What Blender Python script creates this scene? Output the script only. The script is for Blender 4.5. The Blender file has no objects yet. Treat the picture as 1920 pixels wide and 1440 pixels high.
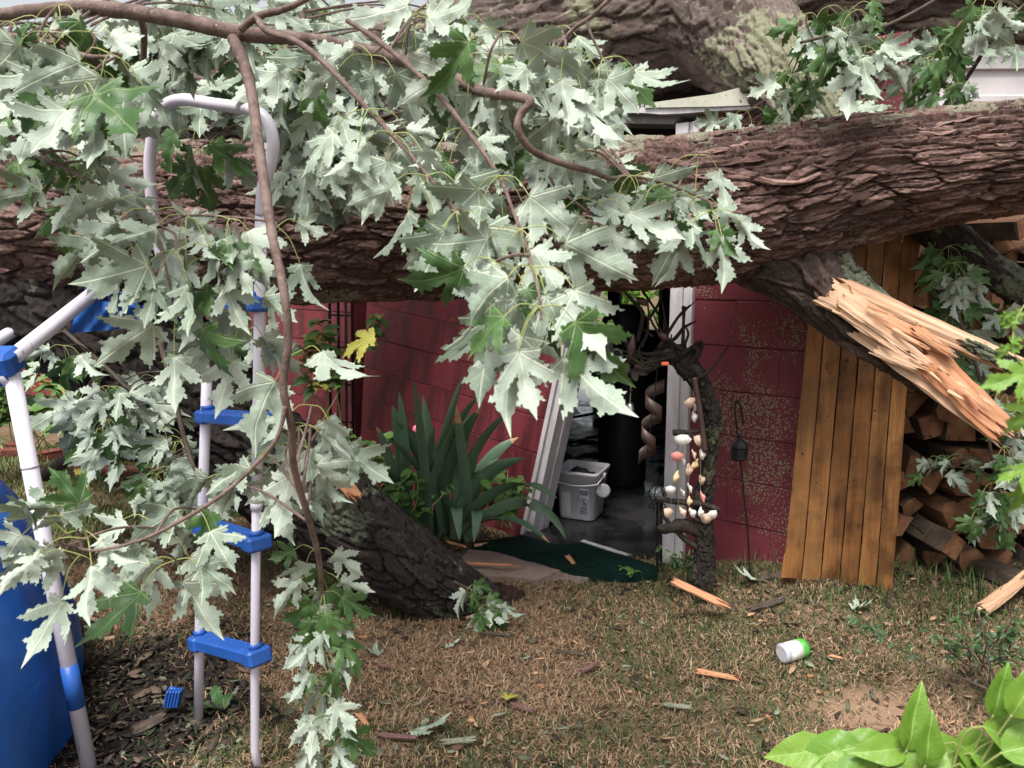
import bpy, math, random
import numpy as np
from mathutils import Vector, Matrix
from mathutils.geometry import delaunay_2d_cdt
R = math.radians
rng = random.Random(7)
nrng = np.random.default_rng(7)
sc = bpy.context.scene
COL = sc.collection

# ------------------------------------------------------------------ camera, sky, sun, exposure
CAM_H, PITCH, FPX = 1.5, R(9.0), 1400.0
cam = bpy.data.cameras.new('camera'); camo = bpy.data.objects.new('camera', cam); COL.objects.link(camo)
camo.location = (0, 0, CAM_H); camo.rotation_euler = (R(90) - PITCH, 0, 0)
cam.sensor_width = 36.0; cam.lens = FPX / 1920 * 36.0; cam.clip_start = 0.05; cam.clip_end = 2000
cam.dof.use_dof = True; cam.dof.focus_distance = 2.7; cam.dof.aperture_fstop = 9.0
sc.camera = camo
SUN_EL, SUN_AZ = R(64), R(205)          # azimuth from +Y towards +X: high, from behind the camera
w = bpy.data.worlds.new('World'); sc.world = w; w.use_nodes = True
nt = w.node_tree; nt.nodes.clear()
sky = nt.nodes.new('ShaderNodeTexSky'); sky.sky_type = 'NISHITA'; sky.sun_disc = False
sky.sun_elevation = SUN_EL; sky.sun_rotation = SUN_AZ; sky.dust_density = 4.0; sky.air_density = 1.0; sky.ozone_density = 1.0
hs = nt.nodes.new('ShaderNodeHueSaturation'); hs.inputs['Saturation'].default_value = 0.22
bg = nt.nodes.new('ShaderNodeBackground'); bg.inputs['Strength'].default_value = 0.072
out = nt.nodes.new('ShaderNodeOutputWorld')
nt.links.new(sky.outputs[0], hs.inputs['Color']); nt.links.new(hs.outputs[0], bg.inputs[0]); nt.links.new(bg.outputs[0], out.inputs[0])
sl = bpy.data.lights.new('sun', 'SUN'); slo = bpy.data.objects.new('sun', sl); COL.objects.link(slo)
sl.energy = 1.5; sl.angle = R(22); sl.color = (1.0, 0.97, 0.93)
sd = Vector((math.sin(SUN_AZ) * math.cos(SUN_EL), math.cos(SUN_AZ) * math.cos(SUN_EL), math.sin(SUN_EL)))
slo.rotation_euler = sd.to_track_quat('Z', 'Y').to_euler()
sc.view_settings.view_transform = 'Standard'; sc.view_settings.look = 'None'
sc.view_settings.exposure = 1.65; sc.view_settings.gamma = 1.0; sc.view_settings.use_curve_mapping = False
sc.render.engine = 'CYCLES'
sc.cycles.use_denoising = True
sc.cycles.max_bounces = 8

# ------------------------------------------------------------------ placing helpers
FW = Vector((0, math.cos(PITCH), -math.sin(PITCH))); UP = Vector((0, math.sin(PITCH), math.cos(PITCH)))
def P(px, py, Y):
    d = FW + Vector((1, 0, 0)) * ((px - 960) / FPX) + UP * ((720 - py) / FPX)
    return Vector((0, 0, CAM_H)) + d * (Y / d.y)
def ss(a, b, x):
    t = np.clip((x - a) / (b - a), 0, 1); return t * t * (3 - 2 * t)
def gz(x, y):
    x = np.asarray(x, float); y = np.asarray(y, float)
    z = 0.20 * ss(0.40, 1.25, x) * ss(2.1, 3.0, y)
    z = z + 0.012 * np.sin(x * 3.1 + y * 1.7) + 0.010 * np.sin(x * 5.3 - y * 4.1 + 1) + 0.006 * np.sin(x * 11 + y * 9)
    m_ = x * .6150 + (y - 4.03) * .7885; s_ = x * .7885 - (y - 4.03) * .6150
    return np.where((m_ > .03) & (s_ < 1.5), -.06, z)      # the garage floor is dug in
def G(px, py, dz=0.0):
    Y = 3.0
    for _ in range(40):
        p = P(px, py, Y); g = float(gz(p.x, p.y)) + dz
        s = (CAM_H - p.z) / Y
        Y = 0.5 * Y + 0.5 * (CAM_H - g) / max(s, 0.02)
    return P(px, py, Y)
def PXM(Y):            # metres for one photograph pixel at depth Y
    return Y / FPX

# garage wall frame: s along the wall, m inwards, z up
WK = 0.78; WN = math.hypot(1, WK)
WT = Vector((1 / WN, -WK / WN, 0)); WI = Vector((WK / WN, 1 / WN, 0)); WO = Vector((0, 4.03, 0))
def L(s, m, z): return WO + WT * s + WI * m + Vector((0, 0, z))
WROT = math.atan2(WT.y, WT.x)
def wall_hit(px, py, m=0.0):    # pixel to (s, z) on the plane m inwards
    d = P(px, py, 1.0) - Vector((0, 0, CAM_H))
    t = (m - (Vector((0, 0, 0)) - WO).dot(WI)) / d.dot(WI)
    p = Vector((0, 0, CAM_H)) + d * t
    return (p - WO).dot(WT), p.z, p

# ------------------------------------------------------------------ noise (numpy)
def hsh(ix, iy, iz, seed=0):
    h = (ix.astype(np.int64) * 374761393 + iy.astype(np.int64) * 668265263 + iz.astype(np.int64) * 2147483647 + seed * 1442695041) & 0xffffffff
    h = ((h ^ (h >> 13)) * 1274126177) & 0xffffffff
    h = ((h ^ (h >> 16)) * 2246822519) & 0xffffffff
    h = h ^ (h >> 15)
    return (h & 0xffffff) / float(0x1000000)
def vn(x, y, z=None, seed=0):
    x = np.asarray(x, float); y = np.asarray(y, float); z = np.zeros_like(x) if z is None else np.asarray(z, float)
    ix, iy, iz = np.floor(x), np.floor(y), np.floor(z); fx, fy, fz = x - ix, y - iy, z - iz
    fx, fy, fz = [f * f * (3 - 2 * f) for f in (fx, fy, fz)]
    r = 0
    for a in (0, 1):
        for b in (0, 1):
            for c in (0, 1):
                r = r + hsh(ix + a, iy + b, iz + c, seed) * (fx if a else 1 - fx) * (fy if b else 1 - fy) * (fz if c else 1 - fz)
    return r
def fbm(x, y, z=None, seed=0, o=4):
    r, a, t = 0, 1.0, 0
    for i in range(o):
        f = 2.03 ** i
        r = r + a * vn(x * f, y * f, None if z is None else z * f, seed + i); t += a; a *= .5
    return r / t
def voro(a, b, seed=0, per=None):
    ia, ib = np.floor(a), np.floor(b)
    F1 = np.full(a.shape, 9.); F2 = np.full(a.shape, 9.); idr = np.zeros(a.shape); dl = np.zeros(a.shape); da_ = np.zeros(a.shape)
    for i in (-1, 0, 1):
        for j in (-1, 0, 1):
            ca, cb = ia + i, ib + j
            cw = np.mod(cb, per) if per else cb
            jx = hsh(ca, cw, ca * 0 + 1, seed); jy = hsh(ca, cw, ca * 0 + 2, seed)
            ex = ca + jx - a; ey = cb + jy - b
            d = np.sqrt(ex * ex + ey * ey); nid = hsh(ca, cw, ca * 0 + 3, seed)
            m = d < F1
            F2 = np.where(m, F1, np.minimum(F2, d)); F1 = np.where(m, d, F1)
            idr = np.where(m, nid, idr); dl = np.where(m, -ey, dl); da_ = np.where(m, -ex, da_)
    return F1, F2, idr, dl, da_

# ------------------------------------------------------------------ object helpers
def thing(name, label, cat, loc=(0, 0, 0), group=None):
    o = bpy.data.objects.new(name, None); COL.objects.link(o); o.location = loc; o.empty_display_size = .1
    return tag(o, label, cat, group)
def tag(o, label=None, cat=None, group=None, kind=None):
    if label: o['label'] = label
    if cat: o['category'] = cat
    if group: o['group'] = group
    if kind: o['kind'] = kind
    return o
WL = {}
def wloc(o):
    v = Vector((0, 0, 0))
    while o is not None: v = v + Vector(o.location); o = o.parent
    return v
def mesh(verts, faces, smooth=False, attrs=None, mats=None):
    """verts (N,3); faces: (F,3|4) int array, or list of tuples"""
    me = bpy.data.meshes.new('m')
    V = np.asarray(verts, np.float32).reshape(-1, 3)
    if isinstance(faces, np.ndarray):
        F = faces.astype(np.int32); k = F.shape[1]
        me.vertices.add(len(V)); me.vertices.foreach_set('co', V.ravel())
        me.loops.add(F.size); me.loops.foreach_set('vertex_index', F.ravel())
        me.polygons.add(len(F)); me.polygons.foreach_set('loop_start', np.arange(0, F.size, k, dtype=np.int32))
        me.polygons.foreach_set('loop_total', np.full(len(F), k, np.int32))
        me.update(calc_edges=True)
    else:
        me.from_pydata([tuple(map(float, v)) for v in V], [], [tuple(int(i) for i in f) for f in faces])
        me.update()
    if smooth: me.polygons.foreach_set('use_smooth', np.ones(len(me.polygons), bool))
    for k2, a in (attrs or {}).items():
        a = np.asarray(a, np.float32)
        if a.ndim == 1:
            at = me.attributes.new(k2, 'FLOAT', 'POINT'); at.data.foreach_set('value', a)
        else:
            at = me.attributes.new(k2, 'FLOAT_VECTOR', 'POINT'); at.data.foreach_set('vector', a.ravel())
    return me
def add(name, me, mat, parent=None, loc=None):
    """link a mesh as an object; with loc, the mesh is local to it"""
    o = bpy.data.objects.new(name, me); COL.objects.link(o)
    if mat is not None and len(me.materials) == 0: me.materials.append(mat)
    if parent is not None: o.parent = parent
    if loc is not None: o.location = Vector(loc) - (wloc(parent) if parent else Vector((0, 0, 0)))
    return o
def obj(name, verts, faces, mat, parent=None, smooth=False, attrs=None, origin=None):
    """verts in world space"""
    V = np.asarray(verts, np.float64).reshape(-1, 3)
    if origin is None:
        origin = Vector((V[:, 0].mean(), V[:, 1].mean(), V[:, 2].min()))
    me = mesh(V - np.array(origin), faces, smooth, attrs)
    return add(name, me, mat, parent, origin)

class MB:
    """collects shapes for one mesh"""
    def __init__(s): s.v = []; s.f = []
    def raw(s, v, f):
        n = len(s.v); s.v += [tuple(p) for p in v]; s.f += [tuple(i + n for i in q) for q in f]; return s
    def box(s, c, size, rot=None, bev=0.0):
        hx, hy, hz = size[0] / 2, size[1] / 2, size[2] / 2
        M = rot if rot is not None else Matrix.Identity(3); c = Vector(c)
        if bev <= 0:
            v = [c + M @ Vector((x * hx, y * hy, z * hz)) for z in (-1, 1) for y in (-1, 1) for x in (-1, 1)]
            return s.raw(v, [(0, 2, 3, 1), (4, 5, 7, 6), (0, 1, 5, 4), (2, 6, 7, 3), (0, 4, 6, 2), (1, 3, 7, 5)])
        b = min(bev, hx * .9, hy * .9, hz * .9); idx = {}; v = []
        for x in (-1, 1):
            for y in (-1, 1):
                for z in (-1, 1):
                    for a in range(3):
                        q = [x * (hx - b), y * (hy - b), z * (hz - b)]; q[a] = (x, y, z)[a] * (hx, hy, hz)[a]
                        idx[(x, y, z, a)] = len(v); v.append(c + M @ Vector(q))
        f = []
        for a in range(3):
            o1, o2 = [i for i in range(3) if i != a]
            for sg in (-1, 1):
                q = []
                for (p, r_) in ((-1, -1), (1, -1), (1, 1), (-1, 1)):
                    k = [0, 0, 0]; k[a] = sg; k[o1] = p; k[o2] = r_; q.append(idx[(*k, a)])
                flip = (sg > 0) == (a == 1)
                f.append(tuple(reversed(q)) if flip else tuple(q))
        for a in range(3):
            o1, o2 = [i for i in range(3) if i != a]
            for p in (-1, 1):
                for r_ in (-1, 1):
                    q = []
                    for (e, ax) in ((-1, o1), (1, o1), (1, o2), (-1, o2)):
                        k = [0, 0, 0]; k[a] = e; k[o1] = p; k[o2] = r_; q.append(idx[(*k, ax)])
                    f.append(tuple(q))
        for x in (-1, 1):
            for y in (-1, 1):
                for z in (-1, 1): f.append(tuple(idx[(x, y, z, a)] for a in range(3)))
        return s.raw(v, f)
    def tube(s, pts, rad, n=8, cap=True, smooth_n=0):
        pts = [Vector(p) for p in pts]
        rad = list(rad) if hasattr(rad, '__len__') else [rad] * len(pts)
        if smooth_n: pts, rad = crom(pts, rad, smooth_n)
        T = [(pts[min(i + 1, len(pts) - 1)] - pts[max(i - 1, 0)]).normalized() for i in range(len(pts))]
        u = T[0].orthogonal().normalized(); v = []
        for i, p in enumerate(pts):
            u = (u - T[i] * u.dot(T[i])).normalized(); w_ = T[i].cross(u)
            for k in range(n):
                a = 2 * math.pi * k / n; v.append(p + (u * math.cos(a) + w_ * math.sin(a)) * rad[i])
        f = []
        for i in range(len(pts) - 1):
            for k in range(n):
                k2 = (k + 1) % n; f.append((i * n + k, i * n + k2, (i + 1) * n + k2, (i + 1) * n + k))
        if cap:
            f.append(tuple(reversed(range(n)))); f.append(tuple(range((len(pts) - 1) * n, len(pts) * n)))
        return s.raw(v, f)
    def lathe(s, prof, c, n=20, M=None):
        c = Vector(c); M = M or Matrix.Identity(3); v = []; f = []
        for (r, z) in prof:
            for k in range(n):
                a = 2 * math.pi * k / n; v.append(c + M @ Vector((r * math.cos(a), r * math.sin(a), z)))
        for i in range(len(prof) - 1):
            for k in range(n):
                k2 = (k + 1) % n; f.append((i * n + k, i * n + k2, (i + 1) * n + k2, (i + 1) * n + k))
        f.append(tuple(reversed(range(n)))); f.append(tuple(range((len(prof) - 1) * n, len(prof) * n)))
        return s.raw(v, f)
    def build(s, name, mat, parent=None, smooth=False, origin=None):
        return obj(name, s.v, s.f, mat, parent, smooth, None, origin)
def crom(pts, rad, n):
    pts = [Vector(p) for p in pts]; o = []; r = []
    for i in range(len(pts) - 1):
        p0 = pts[max(i - 1, 0)]; p1 = pts[i]; p2 = pts[i + 1]; p3 = pts[min(i + 2, len(pts) - 1)]
        for k in range(n):
            t = k / n
            o.append(0.5 * ((2 * p1) + (p2 - p0) * t + (2 * p0 - 5 * p1 + 4 * p2 - p3) * t * t + (3 * p1 - p0 - 3 * p2 + p3) * t ** 3))
            r.append(rad[i] * (1 - t) + rad[i + 1] * t)
    o.append(pts[-1]); r.append(rad[-1]); return o, r

# ------------------------------------------------------------------ materials
def mat(name, col, rough=.6, spec=.4, metal=0):
    m = bpy.data.materials.new(name); m.use_nodes = True
    b = m.node_tree.nodes['Principled BSDF']
    b.inputs['Base Color'].default_value = (*col, 1); b.inputs['Roughness'].default_value = rough
    b.inputs['Specular IOR Level'].default_value = spec; b.inputs['Metallic'].default_value = metal
    return m
class NB:
    def __init__(s, m): s.t = m.node_tree; s.b = s.t.nodes.get('Principled BSDF')
    def n(s, typ, **k):
        x = s.t.nodes.new('ShaderNode' + typ)
        for a, b in k.items(): setattr(x, a, b)
        return x
    def l(s, a, b): s.t.links.new(a, b)
    def coord(s, kind='Object', scale=(1, 1, 1)):
        c = s.n('TexCoord'); mp = s.n('Mapping'); mp.inputs['Scale'].default_value = scale
        s.l(c.outputs[kind], mp.inputs[0]); return mp.outputs[0]
    def attr(s, name): return s.n('Attribute', attribute_name=name)
    def noise(s, v, scale, detail=4, rough=.6, dist=0):
        x = s.n('TexNoise'); x.inputs['Scale'].default_value = scale; x.inputs['Detail'].default_value = detail
        x.inputs['Roughness'].default_value = rough; x.inputs['Distortion'].default_value = dist
        if v is not None: s.l(v, x.inputs['Vector'])
        return x.outputs['Fac']
    def ramp(s, f, stops):
        x = s.n('ValToRGB'); e = x.color_ramp.elements
        while len(e) < len(stops): e.new(.5)
        for i, (p, c) in enumerate(stops):
            e[i].position = p; e[i].color = (*c, 1) if not isinstance(c, (int, float)) else (c, c, c, 1)
        s.l(f, x.inputs[0]); return x.outputs[0]
    def mix(s, f, a, b, bt='MIX'):
        x = s.n('Mix', data_type='RGBA', blend_type=bt)
        for i, q in ((0, f), (6, a), (7, b)):
            if isinstance(q, (int, float)): x.inputs[i].default_value = q
            elif isinstance(q, tuple): x.inputs[i].default_value = (*q, 1)
            else: s.l(q, x.inputs[i])
        return x.outputs[2]
    def math(s, op, a, b=None, c=None):
        x = s.n('Math', operation=op)
        for i, q in enumerate((a, b, c)):
            if q is None: continue
            if isinstance(q, (int, float)): x.inputs[i].default_value = q
            else: s.l(q, x.inputs[i])
        return x.outputs[0]
    def bump(s, h, strength=.5, dist=.01):
        x = s.n('Bump'); x.inputs['Strength'].default_value = strength; x.inputs['Distance'].default_value = dist
        s.l(h, x.inputs['Height']); s.l(x.outputs[0], s.b.inputs['Normal']); return x.outputs[0]
    def base(s, c): s.l(c, s.b.inputs['Base Color'])
    def rough(s, c): s.l(c, s.b.inputs['Roughness'])
def noisy(name, c1, c2, scale=8, rough=.6, spec=.3, bump=.3, bd=.004, stretch=(1, 1, 1), c3=None, s3=20, t3=.6):
    m = mat(name, c1, rough, spec); n = NB(m); v = n.coord('Object', stretch)
    f = n.noise(v, scale, 6, .65); col = n.mix(n.ramp(f, [(.35, 0), (.65, 1)]), c1, c2)
    if c3: col = n.mix(n.ramp(n.noise(v, s3, 5, .7), [(t3, 0), (t3 + .08, 1)]), col, c3)
    n.base(col)
    if bump: n.bump(n.noise(v, scale * 6, 5, .7), bump, bd)
    return m
def bark_mat(name, dark, mid, light, lich, rough=.75):
    m = mat(name, mid, rough, .35); n = NB(m)
    v = n.attr('bk').outputs['Vector']; tone = n.attr('tone').outputs['Fac']; li = n.attr('lich').outputs['Fac']
    mp = n.n('Mapping'); mp.inputs['Scale'].default_value = (6, 22, 1); n.l(v, mp.inputs[0])
    f1 = n.noise(mp.outputs[0], 4, 8, .7, .4)
    mp2 = n.n('Mapping'); mp2.inputs['Scale'].default_value = (1, 1.4, 1); n.l(v, mp2.inputs[0])
    f2 = n.noise(mp2.outputs[0], 60, 6, .8)
    f4 = n.noise(mp2.outputs[0], 190, 4, .75)
    f5 = n.noise(mp2.outputs[0], 22, 5, .7)
    f3 = n.noise(mp2.outputs[0], 5, 5, .6)
    c = n.ramp(n.math('ADD', n.math('MULTIPLY', tone, .55), n.math('MULTIPLY', f1, .5)), [(.25, dark), (.50, mid), (.74, light)])
    c = n.mix(n.ramp(f3, [(.42, 0), (.62, .55)]), c, tuple(x * .62 for x in mid))
    c = n.mix(n.ramp(f2, [(.40, .0), (.62, .5)]), c, tuple(x * .35 for x in mid))
    c = n.mix(n.ramp(f4, [(.56, 0), (.70, .6)]), c, light)
    br = n.math('ADD', n.math('MULTIPLY', n.math('SUBTRACT', f2, .5), 1.8), n.math('MULTIPLY', n.math('SUBTRACT', f5, .5), 1.6))
    c = n.mix(n.ramp(n.math('ADD', n.math('MULTIPLY', li, .8), br), [(.62, 0), (.74, .75)]), c, n.mix(f4, lich, tuple(x * .6 for x in lich)))
    n.base(c); n.bump(n.math('ADD', n.math('ADD', f1, f2), n.math('MULTIPLY', f4, .6)), .9, .007)
    return m
def wood_mat(name, dark, mid, light, sc_=1.0, rough=.6, knots=False, coord='Object', axis=2, spec=.3):
    m = mat(name, mid, rough, spec); n = NB(m)
    s_ = [26 * sc_] * 3; s_[axis] = 1.6 * sc_
    if coord == 'bk':
        mp = n.n('Mapping'); mp.inputs['Scale'].default_value = s_; n.l(n.attr('bk').outputs['Vector'], mp.inputs[0]); v = mp.outputs[0]
    else:
        tc = n.n('TexCoord'); oi = n.n('ObjectInfo'); ad = n.n('VectorMath', operation='ADD'); cb = n.n('CombineXYZ')
        rr = n.math('MULTIPLY', oi.outputs['Random'], 37.0)
        for i in range(3): n.l(rr, cb.inputs[i])
        mp = n.n('Mapping'); mp.inputs['Scale'].default_value = s_
        n.l(tc.outputs['Object'], ad.inputs[0]); n.l(cb.outputs[0], ad.inputs[1]); n.l(ad.outputs[0], mp.inputs[0]); v = mp.outputs[0]
    f = n.noise(v, 1.3, 6, .65, 1.1); g = n.noise(v, 5, 4, .6, .3)
    c = n.ramp(f, [(.28, dark), (.5, mid), (.72, light)])
    c = n.mix(n.math('MULTIPLY', n.ramp(g, [(.45, 0), (.65, 1)]), .35), c, dark)
    if knots:
        oi2 = n.n('ObjectInfo'); c = n.mix(n.math('MULTIPLY', oi2.outputs['Random'], .55), c, dark)
        vo = n.n('TexVoronoi'); vo.inputs['Scale'].default_value = 1.0
        mp3 = n.n('Mapping'); mp3.inputs['Scale'].default_value = (9, 9, 4.2); n.l(ad.outputs[0], mp3.inputs[0]); n.l(mp3.outputs[0], vo.inputs['Vector'])
        c = n.mix(n.ramp(vo.outputs['Distance'], [(.06, 1), (.14, 0)]), c, tuple(x * .25 for x in dark))
        st = n.noise(ad.outputs[0], 5, 5, .6); c = n.mix(n.ramp(st, [(.44, 0), (.60, .85)]), c, tuple(x * .42 for x in dark))
    c = n.mix(n.ramp(n.noise(v, .35, 3, .6), [(.35, 0), (.65, .45)]), c, light)
    n.base(c); n.bump(n.math('ADD', f, g), .35, .003)
    return m
def leaf_mat(name, c1, c2, vein, trans=.25, rough=.55, spec=.3, veins=True, lobes=((0,), (.858,), (1.52,))):
    m = mat(name, c1, rough, spec); n = NB(m)
    oi = n.n('ObjectInfo'); at = n.attr('lf'); sp = n.n('SeparateXYZ'); n.l(at.outputs['Vector'], sp.inputs[0])
    cd = n.coord('Object'); ns = n.noise(cd, 14, 4, .6)
    ns2 = n.noise(cd, 60, 4, .7)
    c = n.mix(n.math('ADD', n.math('MULTIPLY', oi.outputs['Random'], .65), n.math('MULTIPLY', ns, .4)), c1, c2)
    c = n.mix(n.ramp(ns2, [(.5, 0), (.75, .35)]), c, tuple(x * .6 for x in c1))
    ax = n.math('ABSOLUTE', sp.outputs[0]); ay = sp.outputs[1]; dm = None
    for (th,) in lobes:
        d = n.math('ABSOLUTE', n.math('SUBTRACT', n.math('MULTIPLY', ax, math.cos(th)), n.math('MULTIPLY', ay, math.sin(th))))
        dm = d if dm is None else n.math('MINIMUM', dm, d)
    # secondary veins: fine chevrons along the blade
    chev = n.math('ABSOLUTE', n.math('SUBTRACT', n.math('FRACT', n.math('MULTIPLY', n.math('SUBTRACT', ay, n.math('MULTIPLY', ax, .9)), 8.5)), .5))
    v1 = n.ramp(dm, [(.006, 1), (.016, 0)]); v2 = n.math('MULTIPLY', n.ramp(chev, [(.0, 1), (.09, 0)]), .3)
    vv = n.math('MAXIMUM', v1, v2)
    if veins: c = n.mix(n.math('MULTIPLY', vv, .7), c, vein)
    n.base(c); n.bump(n.math('ADD', n.math('MULTIPLY', vv, -1.0), n.math('MULTIPLY', ns, .6)), .35, .003)
    tr = n.n('BsdfTranslucent'); n.l(n.mix(.55, c, (.30, .42, .06)), tr.inputs[0])
    ms = n.n('MixShader'); ms.inputs[0].default_value = trans
    o = n.t.nodes['Material Output']; n.l(n.b.outputs[0], ms.inputs[1]); n.l(tr.outputs[0], ms.inputs[2]); n.l(ms.outputs[0], o.inputs[0])
    return m
M = {}
M['bark'] = bark_mat('bark_red', (.018, .010, .008), (.105, .055, .043), (.40, .25, .21), (.34, .35, .24))
M['bark_mid'] = bark_mat('bark_mid', (.012, .008, .007), (.055, .035, .028), (.17, .115, .095), (.22, .25, .16))
M['bark_up'] = bark_mat('bark_grey', (.040, .029, .025), (.135, .095, .080), (.32, .25, .21), (.36, .38, .23))
M['bark_dark'] = bark_mat('bark_dark', (.009, .007, .006), (.026, .019, .016), (.066, .050, .042), (.20, .23, .15))
M['wood_fresh'] = wood_mat('wood_fresh', (.19, .080, .036), (.47, .27, .155), (.70, .51, .36), 1.0, .65, False, 'bk', 0)
M['wood_orange'] = wood_mat('wood_orange', (.22, .075, .03), (.44, .19, .09), (.60, .34, .20), 1.0, .65, False, 'bk', 0)
M['plank'] = wood_mat('plank_wood', (.125, .048, .015), (.29, .122, .036), (.43, .215, .075), 1.0, .55, True)
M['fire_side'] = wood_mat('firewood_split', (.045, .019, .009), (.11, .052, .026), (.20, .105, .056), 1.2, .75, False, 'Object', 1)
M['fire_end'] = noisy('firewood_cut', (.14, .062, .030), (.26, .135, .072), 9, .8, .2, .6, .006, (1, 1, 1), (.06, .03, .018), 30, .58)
M['fire_bark'] = noisy('firewood_bark', (.045, .032, .025), (.10, .075, .055), 14, .85, .2, .7, .01)
M['twig'] = noisy('twig_bark', (.10, .062, .050), (.24, .165, .140), 38, .6, .35, .9, .004, (1, 1, .6), (.40, .36, .31), 120, .62)
M['twig_dark'] = noisy('twig_dark', (.05, .036, .028), (.11, .085, .065), 18, .8, .25, .5, .003, (1, 1, .4), (.22, .24, .17), 30, .62)
M['petiole'] = noisy('petiole', (.27, .34, .09), (.42, .42, .17), 9, .5, .35, 0)
M['leaf_top'] = leaf_mat('leaf_top', (.040, .100, .028), (.090, .180, .050), (.20, .29, .11), .25, .42, .4)
M['leaf_under'] = leaf_mat('leaf_under', (.17, .24, .16), (.55, .62, .525), (.70, .75, .56), .2, .48, .38)
M['yleaf'] = leaf_mat('yellow_leaf', (.40, .40, .06), (.52, .47, .10), (.6, .58, .25), .3)
M['weed'] = leaf_mat('weed_leaf', (.055, .135, .035), (.15, .30, .06), (.25, .36, .12), .25, .45, .35)
M['hyd'] = leaf_mat('shrub_leaf', (.13, .30, .03), (.26, .42, .06), (.42, .62, .18), .38, .38, .45, True, ((0,),))
M['iris'] = leaf_mat('iris_leaf', (.075, .15, .085), (.165, .26, .16), (.14, .24, .12), .15, .42, .4, False)
M['iris_tip'] = noisy('iris_dry_tip', (.40, .25, .12), (.55, .38, .2), 20, .8, .2, 0)
M['red'] = mat('red_paint', (.26, .035, .045), .5, .4)
n = NB(M['red']); v = n.coord('Object'); tcg = n.n('NewGeometry')
st = n.noise(n.coord('Object', (6, 6, .9)), 1.6, 5, .6)
c = n.mix(n.ramp(n.noise(v, 5, 6, .65), [(.35, 0), (.7, 1)]), (.220, .034, .046), (.155, .026, .035))
c = n.mix(n.ramp(st, [(.52, 0), (.60, .75)]), c, (.085, .022, .028))
c = n.mix(n.ramp(n.noise(v, 60, 4, .6), [(.70, 0), (.74, .8)]), c, (.50, .42, .42))
n.base(c); n.rough(n.ramp(st, [(.5, .6), (.62, .32)])); n.bump(n.math('ADD', n.noise(v, 22, 6, .7), n.math('MULTIPLY', n.noise(v, 130, 3, .6), .4)), .5, .008)
M['red_moss'] = mat('red_paint_moss', (.2, .03, .04), .6, .35)
n = NB(M['red_moss']); g_ = n.n('NewGeometry'); v = g_.outputs['Position']
c = n.mix(n.ramp(n.noise(v, 4, 6, .65), [(.35, 0), (.7, 1)]), (.190, .035, .046), (.140, .026, .036))
vo = n.n('TexVoronoi'); vo.inputs['Scale'].default_value = 95; n.l(v, vo.inputs['Vector']); vo.inputs['Randomness'].default_value = 1.0
big = n.noise(v, 2.6, 4, .6); spk = n.math('ADD', vo.outputs['Distance'], n.math('MULTIPLY', n.noise(v, 110, 5, .75), 1.1))
lvl = n.math('MULTIPLY', n.ramp(big, [(.38, .5), (.55, 1)]), .98)
msk = n.ramp(n.math('SUBTRACT', lvl, spk), [(.0, 0), (.03, 1)])
c = n.mix(msk, c, n.mix(n.noise(v, 200, 3, .6), (.13, .12, .06), (.34, .33, .22))); c = n.mix(n.ramp(n.noise(v, 40, 3, .6), [(.72, 0), (.75, .8)]), c, (.5, .45, .44))
n.base(c); n.bump(n.math('ADD', n.noise(v, 25, 6, .7), msk), .5, .006)
M['mortar'] = noisy('red_mortar', (.13, .020, .027), (.17, .026, .034), 20, .7, .3, .6, .01)
M['block_raw'] = noisy('broken_block', (.30, .28, .26), (.42, .40, .37), 20, .9, .2, .8, .01)
M['white'] = noisy('white_paint', (.50, .47, .48), (.72, .68, .70), 14, .55, .35, .4, .003, (1, 1, .25), (.22, .17, .15), 16, .62)
M['white2'] = noisy('white_siding', (.50, .46, .46), (.60, .56, .56), 5, .5, .35, .2, .002)
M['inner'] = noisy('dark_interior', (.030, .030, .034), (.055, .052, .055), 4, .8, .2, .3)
M['roof'] = noisy('roof_shingle', (.12, .12, .11), (.20, .19, .17), 30, .9, .2, .6, .01)
M['fascia'] = noisy('mouldy_fascia', (.46, .46, .36), (.56, .54, .45), 8, .6, .3, .3, .003, (1, 1, 1), (.03, .03, .03), 40, .60)
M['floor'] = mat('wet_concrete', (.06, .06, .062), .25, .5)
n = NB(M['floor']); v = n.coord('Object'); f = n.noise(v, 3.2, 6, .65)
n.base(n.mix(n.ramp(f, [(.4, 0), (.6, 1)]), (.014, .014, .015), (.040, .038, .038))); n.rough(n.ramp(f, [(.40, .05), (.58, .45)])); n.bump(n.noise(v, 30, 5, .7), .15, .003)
M['turf'] = noisy('green_turf', (.003, .016, .012), (.006, .032, .024), 40, .9, .15, 1.0, .01)
M['stone'] = noisy('paving_stone', (.20, .145, .12), (.28, .21, .18), 8, .85, .25, .6, .006, (1, 1, 1), (.06, .045, .04), 26, .62)
M['brick'] = noisy('old_brick', (.10, .032, .024), (.19, .065, .050), 16, .85, .2, .6, .006, (1, 1, 1), (.10, .10, .06), 22, .6)
M['steel'] = noisy('lilac_tube_paint', (.62, .58, .66), (.68, .64, .71), 5, .35, .45, .08, .001, (1, 1, .5), (.26, .20, .17), 30, .64)
M['blue'] = noisy('blue_plastic', (.018, .085, .34), (.028, .115, .43), 9, .42, .4, .25, .002, (1, 1, 1), (.10, .15, .30), 38, .62)
M['pool'] = mat('pool_vinyl', (.02, .13, .50), .42, .45)
n = NB(M['pool']); v = n.coord('Object')
n.base(n.mix(n.ramp(n.noise(n.coord('Object', (3, 3, 14)), 3, 5, .7), [(.60, 0), (.72, .35)]), n.mix(n.ramp(n.noise(v, 2.5, 5, .6), [(.35, 0), (.65, 1)]), (.010, .085, .36), (.020, .135, .48)), (.14, .24, .46))); n.bump(n.noise(v, 3.2, 4, .5), .3, .05)
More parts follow.
